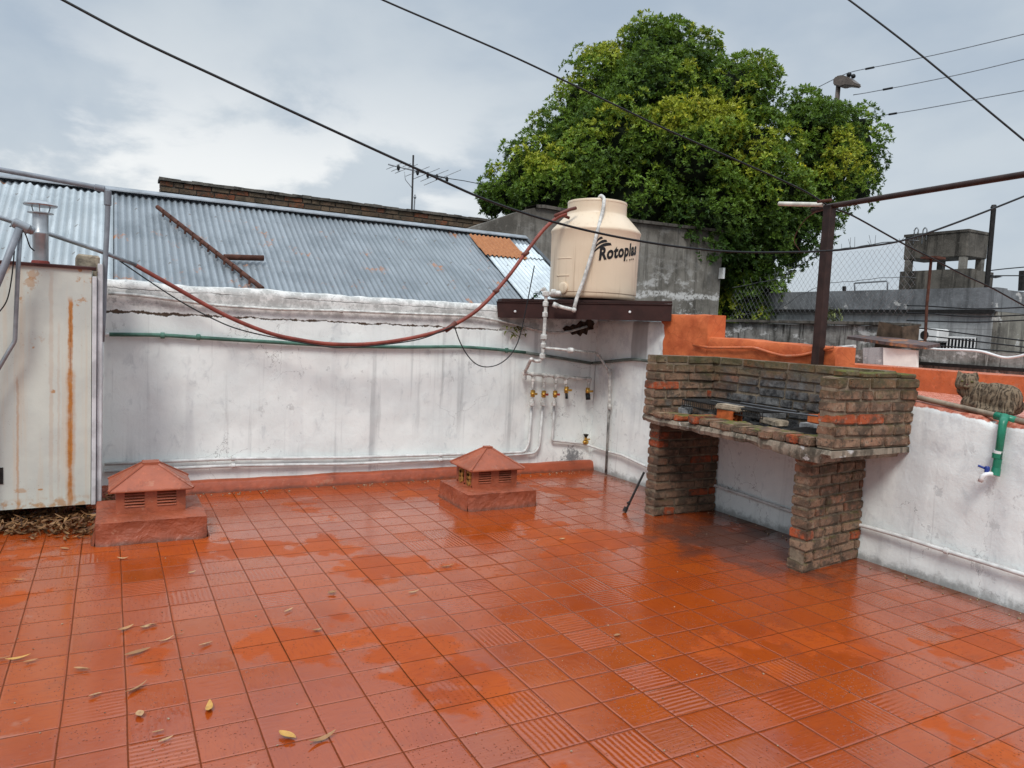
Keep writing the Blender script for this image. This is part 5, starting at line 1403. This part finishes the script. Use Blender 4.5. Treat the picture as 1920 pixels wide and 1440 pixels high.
# water tower
wt=thing('water_tower',onx(1760,520,12.6),'square dark concrete water tower on pillars, on the roof of the far building','water tower')
XT=12.4
c1=onx(1816,431,XT); c0=onx(1697,441,XT); cb=onx(1816,480,XT); dY=c0.y-c1.y
z1=(c1.z+c0.z)/2; z0=cb.z
DX=max(.3,ony(1855,437,c1.y).x-XT)
b=B(); b.box((XT,c1.y,z0),(XT+DX,c0.y,z1)); b.build('tank_box',MT['conc2'],wt,bevel=.015)
b=B(); b.box((XT-.012,c1.y-.012,z1-.03),(XT+DX+.012,c0.y+.012,z1+.012)); b.build('rim',MT['conc2'],wt)
for (dx,dy) in ((.0,.02),(.0,dY-.13),(DX-.12,.02),(DX-.12,dY*.62)):
    b=B(); b.box((XT+dx+.01,c1.y+dy,2.2),(XT+dx+.10,c1.y+dy+.10,z0-.001)); b.build('pillar',MT['conc'],wt)
b=B(); pp0=onx(1697,509,XT); b.box((XT-.02,c1.y-.1,2.15),(XT+.13,c0.y+.02,pp0.z)); b.box((XT+.132,c1.y-.12,2.15),(XT+DX+.02,c1.y+.0,pp0.z-.02)); b.build('roof_parapet',MT['conc2'],wt)
for px in (1718,1734):
    b=B(); p=onx(px,437,XT)
    P=[p+Vector((0,.035,-.18)),p+Vector((0,.035,.06)),p+Vector((0,0,.10)),p+Vector((0,-.035,.06)),p+Vector((0,-.035,-.12))]
    b.tube(fillet(P,.03),.012,6); b.build('ladder_hoop',MT['galv'],wt,smooth='all')
# pole on the roof
pl2=thing('roof_pole',onx(1852,540,11.3),'thin black pole standing beside the concrete water tower','pole')
b=B(); b.tube([onx(1850,540,11.3),onx(1863,392,11.3)],.035,8); b.lathe([(.02,0),(.045,.02),(.03,.06)],onx(1863,392,11.3),8); b.build('shaft',MT['iron'],pl2,smooth=True)
b=B(); b.prism(px_poly([(1850,514),(1866,517),(1852,520)],11.3),(.2,0,0)); b.build('bracket',MT['iron'],pl2)
b=B(); p0=onx(1604,545,XB+.3); 
b.tube(fillet([onx(1603,548,XB+.3),onx(1602,531,XB+.3),onx(1664,527,XB+.3),onx(1664,546,XB+.3)],.02),.014,6)
tag(b.build('roof_rail',MT['galv'],smooth='all'),'thin grey rail standing on the parapet of the far building','rail')
b=B(); b.tube([onx(1583,548,XB+.3),onx(1583,537,XB+.3)],.035,6); tag(b.build('vent_pipe',MT['iron']),'short dark vent stub on the parapet left of the thin rail','pipe')
b=B(); b.tube([onx(1916,545,13),onx(1918,508,13)],.06,6); tag(b.build('vent_pipe',MT['iron']),'dark roof stub at the right edge beyond the water tower','pipe')
for pts,lab in (([(1850,508),(1885,504),(1930,500)],'upper thin wire leaving the roof pole to the right'),([(1866,517),(1920,517),(1950,518)],'lower thin wire leaving the roof pole to the right')):
    b=B(); b.tube(spline([onx(px,py,11.3) for px,py in pts],3),.008,5); tag(b.build('wire',MT['black'],smooth='all'),lab,'wire','thin wires at the far right')

# rusty post and wires of the fence
rp_=thing('fence_post',onx(1738,650,8.6),'thin rusty fence post in front of the far building','post')
b=B(); b.tube([onx(1733,668,8.6),onx(1738,570,8.6),onx(1746,486,8.6)],.017,8); b.build('post',MT['rustrod'],rp_,smooth=True)
b=B(); p=onx(1748,484,8.6); b.box((8.5,p.y-.10,p.z-.012),(8.7,p.y+.08,p.z+.012)); b.build('top_plate',MT['rustrod'],rp_)
for k,(ya,yb,yc) in enumerate(((574,579,576),(588,594,590),(602,604,600),(617,628,640),(630,640,652),(646,654,662))):
    b=B(); b.tube(spline([onx(1700 if k<4 else 1740,ya-1,8.65),onx(1740,ya,8.65),onx(1830,yb,8.65),onx(1930,yc,8.65)],5),.0075,5)
    tag(b.build('fence_wire',MT['black'],smooth='all'),['topmost','second','third','fourth','fifth','lowest'][k]+' of the dark wires strung right of the rusty post','wire','wires strung from the rusty post')
# chain link fence
fc=thing('chain_link_fence',onx(1600,560,8.8),'grey chain link fence sagging between the tree and the rusty post','fence')
XFN=8.8
fa=onx(1468,522,XFN); fbm=onx(1560,470,XFN); fcn=onx(1692,452,XFN); zlow=onx(1600,640,XFN).z
def ftop(y):
    P=[(fcn.y-.25,fcn.z-.03),(fcn.y,fcn.z),(fbm.y,fbm.z),(onx(1500,497,XFN).y,onx(1500,497,XFN).z),(fa.y,fa.z),(fa.y+1.2,fa.z-.15)]
    for (a_,za),(b2,zb_) in zip(P,P[1:]):
        if a_<=y<=b2: return za+(zb_-za)*(y-a_)/(b2-a_)
    return -9
b=B(); step=.080; ymin,ymax=fcn.y-.22,fa.y+1.0
def wire(yy,s_):
    seg=[]; z=zlow
    while z<4:
        y=yy+s_*(z-zlow)*.8
        if ymin<=y<=ymax and z<=ftop(y): seg.append(Vector((XFN+.05*nz(y*1.5,z*1.5)+.006*s_,y+.015*nz(y*4,z*4),z)))
        elif seg: break
        z+=.06
    if len(seg)>1: b.tube(seg,.0017,3,False)
yy=ymin-2
while yy<ymax+2:
    wire(yy,1); wire(yy,-1); yy+=step
b.build('mesh',simple('fence wire',(.36,.37,.38),.5,.4),fc,fixn=False)
b=B(); P=[]
y=ymin
while y<ymax: P.append(Vector((XFN,y,ftop(y)+.01+.02*nz(y*5)))); y+=.08
b.tube(P,.006,5); P2=[p-Vector((0,0,.45)) for p in P]; b.tube(P2,.004,5)
for k in range(40):
    p=P[int(random.random()*len(P))]; 
    if random.random()<.7: b.tube([p+Vector((0,random.uniform(-.05,.05),-.02)),p+Vector((random.uniform(-.03,.03),random.uniform(-.06,.06),random.uniform(.03,.14)))],.003,3)
b.build('selvage_wire',simple('fence top wire',(.13,.135,.14),.5,.4),fc,smooth='all')

# ------------------------------------------------------------------ antenna
an=thing('tv_antenna',ony(772,400,7.42),'tall mast with a horizontal television antenna rising behind the roof','antenna')
b=B(); b.tube([ony(771,440,7.42),ony(772,400,7.42),ony(775,291,7.42)],.014,8); b.build('mast',MT['iron'],an,smooth='all')
b=B(); b0=ony(728,308,7.42); b1=ony(836,334,7.42); b.tube([b0,b1],.012,6); b.tube([ony(758,322,7.42),ony(760,337,7.42),ony(772,352,7.42)],.005,5); b.build('boom',MT['galv'],an,smooth='all')
el=[(740,.20),(752,.24),(762,.28),(783,.30),(800,.33),(815,.36),(830,.48)]
for px,l in el:
    p=ony(px,308+(px-728)*.2407,7.42); e=B(); d=Vector((.80,.0,.42)); e.tube([p-d*l*.75,p+d*l*.75],.006,5); e.build('element',MT['galv'],an)
for px in (747,783,802,819,838): b=B(); b.ball(ony(px,308+(px-728)*.2407+2,7.40),(.025,.02,.045),8); b.build('insulator',MT['black'],an)
b=B(); b.tube([ony(836,334,7.42),ony(870,339,7.6),ony(905,346,7.8)],.006,5); tag(b.build('wire',MT['black']),'thin wire stretched from the antenna boom to the tree','wire')
b=B(); b.tube([ony(776,402,7.45),ony(778,365,7.45)],.010,6); b.ball(ony(778,370,7.45),.022,8); tag(b.build('thin_rod',MT['galv'],smooth=True),'short thin rod standing on the brick wall right of the antenna mast','rod')

# ------------------------------------------------------------------ street lamp and power lines
XLm=15.5
lm=thing('street_lamp',onx(1570,600,XLm)*1,'street lamp head on a grey pole poking out of the tree at right','street lamp')
b=B(); lt=onx(1572,158,XLm); b.tube([Vector((XLm,lt.y,-3.6)),Vector((XLm,lt.y,lt.z-1.5)),lt],[.09,.06,.055],10); b.build('pole',MT['lamp'],lm,smooth='all')
b=B(); b.prism([onx(px,py,XLm-.12) for px,py in ((1561,159),(1561,148),(1567,142),(1578,140),(1588,144),(1603,156),(1601,162),(1583,160),(1574,163))],(.26,0,0))
b.build('lamp_head',MT['lamp'],lm,bevel=.025,seg=2,smooth=True)
b=B(); b.ball(onx(1592,140,XLm),.06,8); b.ball(onx(1600,143,XLm),.055,8); b.tube([onx(1592,146,XLm),onx(1592,140,XLm)],.02,6); b.build('insulator',MT['black'],lm,smooth=True)
for pts,lab in (([(1535,163),(1565,148),(1600,134),(1680,118),(1780,97),(1920,64),(1990,48)],'topmost grey power line leaving the street lamp pole to the right'),([(1600,178),(1630,173),(1720,156),(1820,135),(1920,111),(1990,95)],'middle grey power line right of the tree crown'),([(1600,226),(1645,218),(1720,206),(1820,188),(1920,170),(1990,156)],'lowest grey power line right of the tree crown')):
    r=thing('power_line',onx(pts[2][0],pts[2][1],XLm),lab,'power line','grey power lines at the top right')
    b=B(); b.tube(spline([onx(px,py,XLm) for px,py in pts],4),.011,5); b.build('line',MT['gpaint'],r,smooth='all')
    b=B(); q=pts[2] if pts[2][0]>1640 else pts[3]; k=.35
    i=1 if pts[1][0]>1610 else 2
    a=onx(*pts[i],XLm); c=onx(*pts[i+1],XLm); b.tube([a.lerp(c,.30),a.lerp(c,.50)],.024,6); b.build('splice',MT['black'],r,smooth=True)

# ------------------------------------------------------------------ tree
tr=thing('tree',Vector((10.2,8.6,-3.6)),'big dense broad-leaved green tree towering behind the concrete wall','tree')
D0=14.5
def at(px,py,d): return CAM+ray(px,py)*d
lobes=[(1250,80,42,0),(1225,125,80,0),(1300,125,60,0),(1190,100,45,.3),(1130,195,90,0),(1150,150,60,.4),(1235,210,120,-.3),(1330,170,62,0),(1380,185,78,-.6),(1418,150,32,-.4),(1060,265,75,0),(1090,220,55,.2),(1150,300,120,-.9),(1270,310,120,-1.2),(1380,300,105,-.9),(1000,330,75,-.3),(1060,370,95,-.9),(960,365,58,-.3),(1190,390,120,-1.0),(1320,410,110,-1.1),(1430,370,88,-1.0),(1425,270,50,-.3),(1500,203,34,0),(1520,250,62,-.4),(1550,244,50,0),(1612,236,28,0),(1600,270,55,0),(1615,310,42,.1),(1540,320,80,-.5),(1600,360,45,0),(1520,395,62,-.6),(1470,430,66,-.6),(1400,470,80,-.7),(1480,480,35,-.2),(1415,540,62,-.5),(1440,580,45,-.4),(1385,590,55,-.3),(1460,600,30,-.2),(1340,480,80,-.3),(925,380,30,0),(1240,430,100,-.2),(1110,430,80,0),(1370,550,45,.1)]
lv=[];lf=[];lc=[]
core=B()
def rndu():
    while True:
        v=Vector((random.uniform(-1,1),random.uniform(-1,1),random.uniform(-1,1)))
        if .05<v.length<1: return v.normalized()
random.seed(21)
centers=[(at(px,py,D0+dd),pr/F*(D0+dd)) for px,py,pr,dd in lobes]
camd=lambda p:(CAM-p).normalized()
LEAFN=0
subs=[]
for li,(c,R) in enumerate(centers):
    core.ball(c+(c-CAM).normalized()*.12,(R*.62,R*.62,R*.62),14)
    ns_=int(4*PI*R*R/.16)
    for _ in range(ns_):
        n=(rndu()+Vector((0,0,.12))).normalized()
        if n.dot(camd(c))<-.45: continue
        r=random.uniform(.15,.33)*(1 if R>.5 else .8)
        spike=random.random()<.14
        if spike: r*=.6
        p=c+n*(R*(random.uniform(1.02,1.16) if spike else random.uniform(.82,1.02))-r*.55+.10*R*mn.noise(n*1.8+c))
        if any((p-c2).length<R2*.70 for c2,R2 in centers if c2 is not c): continue
        subs.append((p,r,n))
    for _ in range(ns_//3):
        n=rndu(); p=c+n*R*random.uniform(.5,.72)
        if any((p-c2).length<R2*.5 for c2,R2 in centers if c2 is not c): continue
        subs.append((p,-random.uniform(.2,.3),n))
for p0_,r,nL in subs:
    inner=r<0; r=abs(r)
    tone=(.05 if inner else .44)+(.3 if inner else .85)*mn.noise(p0_*.75+Vector((5,3,1)))+random.gauss(0,.13)+.16*nL.z  # crown shading put into leaf colour: interior clumps darker, upper ones lighter
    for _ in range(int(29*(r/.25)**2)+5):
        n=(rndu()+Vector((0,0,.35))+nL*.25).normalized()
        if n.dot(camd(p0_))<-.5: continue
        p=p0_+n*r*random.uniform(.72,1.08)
        y_=max(0,min(1,tone+.26*n.z+random.uniform(-.12,.12)))  # upward-facing leaves coloured lighter, as if lit from above
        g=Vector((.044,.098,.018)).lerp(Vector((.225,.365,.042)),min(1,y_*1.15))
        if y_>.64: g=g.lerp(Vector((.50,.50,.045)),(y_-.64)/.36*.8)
        out=(n+Vector((0,0,.30))+rndu()*.35).normalized()
        a=out.orthogonal().normalized(); b2=out.cross(a)
        for k in range(random.randint(6,9)):
            th=2.4*k+random.uniform(-.3,.3); sp=random.uniform(.35,1.25)
            d=(out*math.cos(sp)+(a*math.cos(th)+b2*math.sin(th))*math.sin(sp)).normalized()
            d=(d-Vector((0,0,.25*random.random()))).normalized()
            L_=random.uniform(.050,.095); W_=L_*random.uniform(.36,.5)
            s_=d.cross(out+rndu()*.3)
            if s_.length<.05: s_=d.orthogonal()
            s_.normalize(); nn=s_.cross(d)
            q0_=p+d*.012; mid=q0_+d*L_*.48
            i0=len(lv); lv+=[q0_,mid+s_*W_*.5+nn*W_*.14,q0_+d*L_-nn*L_*.10,mid-s_*W_*.5+nn*W_*.14]
            lf+=[(i0,i0+1,i0+2),(i0,i0+2,i0+3)]
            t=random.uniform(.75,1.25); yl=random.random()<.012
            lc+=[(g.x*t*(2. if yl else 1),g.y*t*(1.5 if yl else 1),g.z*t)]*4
print('leaves',len(lf)//2)
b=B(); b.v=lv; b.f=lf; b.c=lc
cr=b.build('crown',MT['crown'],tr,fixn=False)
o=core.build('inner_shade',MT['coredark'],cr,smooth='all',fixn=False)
for v in o.data.vertices:
    w=v.co+wloc(o); v.co+=mn.noise_vector(w*1.7)*.16
b=B(); base=Vector((10.2,8.6,-3.6)); tops=[at(1240,380,D0+.3),at(1120,350,D0+.3),at(1370,330,D0+.2),at(1540,300,D0+.2)]
fork=at(1330,470,D0+.4); b.tube([Vector((fork.x,fork.y,-3.6)),Vector((fork.x,fork.y,-1)),fork],[.38,.30,.24],12)
for t in tops: b.tube(spline([fork-Vector((0,0,.2)),fork.lerp(t,.5)+Vector((0,0,.15)),t],4),[.20,.18,.16,.14,.12,.10,.08,.06,.05],8)
b.build('trunk',MT['bark'],tr,smooth='all')
# small shrub tuft behind the steel post
fe=B()
for k in range(90):
    p=onx(random.uniform(1545,1572),random.uniform(578,606),8.3)+Vector((random.uniform(-.1,.1),0,0)); leaf(fe,p,random.uniform(.06,.12),.02,random.uniform(0,6),random.uniform(-1.2,0),-.3)
tag(fe.build('weed_tuft',simple('dry green weed',(.13,.15,.05),.6,0,.4,20),smooth='all',fixn=False),'dry weed tuft growing on the mossy wall right behind the steel post','plant')

# ------------------------------------------------------------------ fallen leaves on the tiles
def c1(x,y): return (x/3.254,1000+y/3.254)
def c2(x,y): return (560+x/3.2,1000+y/3.2)
FL=[(c1(765,590),.085,.024,'tan leaf lying left of the curled leaf pair, at the left of the floor',0),
(c1(888,580),.06,.026,'curled pale leaf of the touching pair at the left of the floor',0),
(c1(932,568),.045,.028,'small crumpled leaf touching the curled one at the left of the floor',0),
(c1(1010,660),.085,.016,'thin folded leaf just right of the curled leaf pair',0),
(c1(1090,625),.055,.010,'sliver of stalk-like leaf beside the thin folded leaf',0),
(c1(1255,685),.08,.020,'narrow tan leaf on the tile right of the thin folded leaf',0),
(c1(838,735),.125,.026,'long pale leaf lying level, upper one of the two long leaves at left',0),
(c1(500,838),.08,.026,'dull tan leaf lying alone left of the two long leaves',0),
(c1(110,772),.10,.020,'yellow-tan leaf at the far left edge of the floor',1),
(c1(186,790),.06,.020,'short upright-turned leaf beside the far left edge leaf',0),
(c1(15,772),.06,.014,'leaf end just entering at the left picture edge',0),
(c1(835,955),.115,.026,'long pale leaf lying level, lower one of the two long leaves at left',0),
(c1(580,997),.055,.020,'small pale leaf near the bottom left, left of the lower long leaf',0),
(c1(1277,1075),.09,.034,'bright yellow flat leaf near the bottom left',1),
(c1(853,1115),.055,.036,'crumpled triangular leaf below the lower long leaf',0),
(c1(965,1222),.045,.016,'little brown leaf stub near the bottom edge at left',0),
(c1(1010,1270),.06,.012,'curved brown leaf strip near the bottom edge at left',0),
(c1(1750,1250),.085,.050,'broad yellow-brown leaf with a point near the bottom, left of middle',1),
(c1(1760,478),.07,.016,'thin pale leaf on the tiles between the two vents',0),
(c1(750,160),.075,.020,'pale leaf on the orange tiles just in front of the left vent',0),
(c1(1170,245),.05,.014,'tiny pale leaf right of the left vent reflection',0),
(c1(395,100),.07,.02,'brown leaf strayed from the pile, left of the left vent plinth',0),
(c1(110,290),.08,.012,'thin twig-like leaf at the left edge below the leaf pile',0),
(c2(890,205),.12,.024,'pale wavy leaf lying in front of the right vent',0),
(c2(200,365),.055,.040,'small triangular tan leaf left of the middle of the floor',0),
(c2(690,360),.085,.020,'curved tan leaf in the middle of the floor below the right vent',0),
(c2(110,590),.055,.024,'small oblong tan leaf left of the ridged tiles',0),
(c2(140,1245),.115,.026,'tan leaf near the bottom edge right of the broad yellow-brown leaf',0),
(c2(1912,620),.05,.022,'pale small leaf in the centre right of the floor',0),
(c2(1580,40),.06,.024,'whitish leaf on wet tiles to the right of the right vent',0),
((1090,905),.05,.02,'pale speck of leaf in the far corner under the tank pipes',0)]
random.seed(5)
for (px,py),l,w,lab,yel in FL:
    p=onz(px,py,.0); b=B()
    leaf(b,p+Vector((0,0,.008)),l*.86,w*.86,random.choice((.25,.4,.1,-.5,.6))+random.uniform(-.2,.2) if w<.03 else random.uniform(0,3),random.uniform(-.08,.08),random.uniform(.05,.35),random.uniform(-.3,.3),random.uniform(-.4,.4))
    tag(b.build('fallen_leaf',MT['leafyel' if yel else 'leafdry'],smooth='all',fixn=False),lab,'leaf','dead leaves scattered on the wet tiles')
b=B()
for k in range(130):
    px=random.uniform(0,1900); py=random.uniform(925,1430)**1.0
    p=onz(px,py,.002)
    if p.x>4.45 or p.y>3.3 or p.x<-3: continue
    s_=random.uniform(.002,.006); b.ball(p,(s_,s_*random.uniform(.5,1),s_*.5),5,Matrix.Rotation(random.uniform(0,3),3,'Z'))
for k in range(120):
    x=random.uniform(.7,4.4); p=Vector((x,random.uniform(3.22,3.33),.003)) if k<70 else Vector((random.uniform(4.38,4.5),random.uniform(-1,3.2),.003))
    s_=random.uniform(.005,.012); b.ball(p,(s_,s_*.7,s_*.6),5,Matrix.Rotation(random.uniform(0,3),3,'Z'))
tag(b.build('floor_debris',simple('bits of dry debris',(.42,.30,.20),.8,0,.8,60)),'tiny bits of dry debris scattered over the wet tiles','debris',None,'stuff')

# ------------------------------------------------------------------ sky and sun
w=bpy.data.worlds.new('World'); S.world=w; w.use_nodes=True
nt=w.node_tree; N=nt.nodes; Lk=nt.links; N.clear()
SUN=Vector((-.42,-.50,.76)).normalized()
el_=math.asin(SUN.z); az=math.atan2(SUN.x,SUN.y)
sky=N.new('ShaderNodeTexSky'); sky.sky_type='NISHITA'; sky.sun_disc=False; sky.sun_elevation=el_; sky.sun_rotation=az
tc=N.new('ShaderNodeTexCoord')
def wn(t,**k):
    n=N.new(t)
    for a,b_ in k.items(): setattr(n,a,b_)
    return n
def wmix(f,a,b_,mode='MIX'):
    n=wn('ShaderNodeMix',data_type='RGBA',blend_type=mode)
    for i,v in ((0,f),(6,a),(7,b_)):
        if hasattr(v,'links'): Lk.new(v,n.inputs[i])
        else: n.inputs[i].default_value = v if i==0 else (*v,1)
    return n.outputs[2]
def wmap(v,a,b_,c=0,d=1):
    n=wn('ShaderNodeMapRange',interpolation_type='SMOOTHSTEP'); Lk.new(v,n.inputs[0])
    for i,q in enumerate((a,b_,c,d)): n.inputs[1+i].default_value=q
    return n.outputs[0]
def wnoise(scale,detail,rough,loc=(0,0,0),st=(1,1,2.6),dist=0):
    mp=wn('ShaderNodeMapping'); Lk.new(tc.outputs['Generated'],mp.inputs[0]); mp.inputs['Scale'].default_value=st; mp.inputs['Location'].default_value=loc
    n=wn('ShaderNodeTexNoise'); Lk.new(mp.outputs[0],n.inputs['Vector']); n.inputs['Scale'].default_value=scale; n.inputs['Detail'].default_value=detail; n.inputs['Roughness'].default_value=rough; n.inputs['Distortion'].default_value=dist
    return n.outputs['Fac']
sp=wn('ShaderNodeSeparateXYZ'); Lk.new(tc.outputs['Generated'],sp.inputs[0])
zz=sp.outputs[2]
K=10.0
grey=(.43*K,.515*K,.615*K); lite=(.61*K,.675*K,.73*K); whit=(1.0*K,1.01*K,1.0*K)
n1=wnoise(2.3,6,.50,(1.3,.4,.2),(1,1,1.8),.2); n2=wnoise(4.2,8,.56,(3.1,1.7,.6),(1,1,2.0),.2)
c=wmix(wmap(n1,.36,.62),grey,lite)
# brighter broken cloud low on the left
dt=wn('ShaderNodeVectorMath',operation='DOT_PRODUCT'); Lk.new(tc.outputs['Generated'],dt.inputs[0])
lv_=ray(330,250).normalized(); dt.inputs[1].default_value=lv_
leftm=wmap(dt.outputs['Value'],.86,.985)
lowm=wmap(zz,.12,.36,1,0)
mm=wn('ShaderNodeMath',operation='MULTIPLY'); Lk.new(leftm,mm.inputs[0]); Lk.new(lowm,mm.inputs[1])
m2=wn('ShaderNodeMath',operation='MULTIPLY'); Lk.new(wmap(n2,.41,.54),m2.inputs[0]); Lk.new(mm.outputs[0],m2.inputs[1])
c=wmix(m2.outputs[0],c,whit)
hz=wmap(zz,.0,.22,.55,0); c=wmix(hz,c,(.66*K,.70*K,.72*K))
# overcast sky: brightest overhead
zb=wmap(zz,.42,.85,1.0,2.6)
sc_=wn('ShaderNodeVectorMath',operation='SCALE'); Lk.new(c,sc_.inputs[0]); Lk.new(zb,sc_.inputs['Scale'])
skyc=wmix(.93,sky.outputs[0],sc_.outputs[0])
bg=wn('ShaderNodeBackground'); Lk.new(skyc,bg.inputs[0]); bg.inputs[1].default_value=.1
ow=wn('ShaderNodeOutputWorld'); Lk.new(bg.outputs[0],ow.inputs[0])
sl=bpy.data.lights.new('sun','SUN'); sl.energy=2.25; sl.angle=math.radians(18); sl.color=(1,.97,.92)
so=bpy.data.objects.new('sun',sl); COL.objects.link(so); so.rotation_euler=(-SUN).to_track_quat('-Z','Y').to_euler(); so.location=(0,0,20)

S.view_settings.view_transform='Standard'; S.view_settings.look='None'; S.view_settings.exposure=0; S.view_settings.gamma=1
S.cycles.use_denoising=True
S.cycles.max_bounces=6
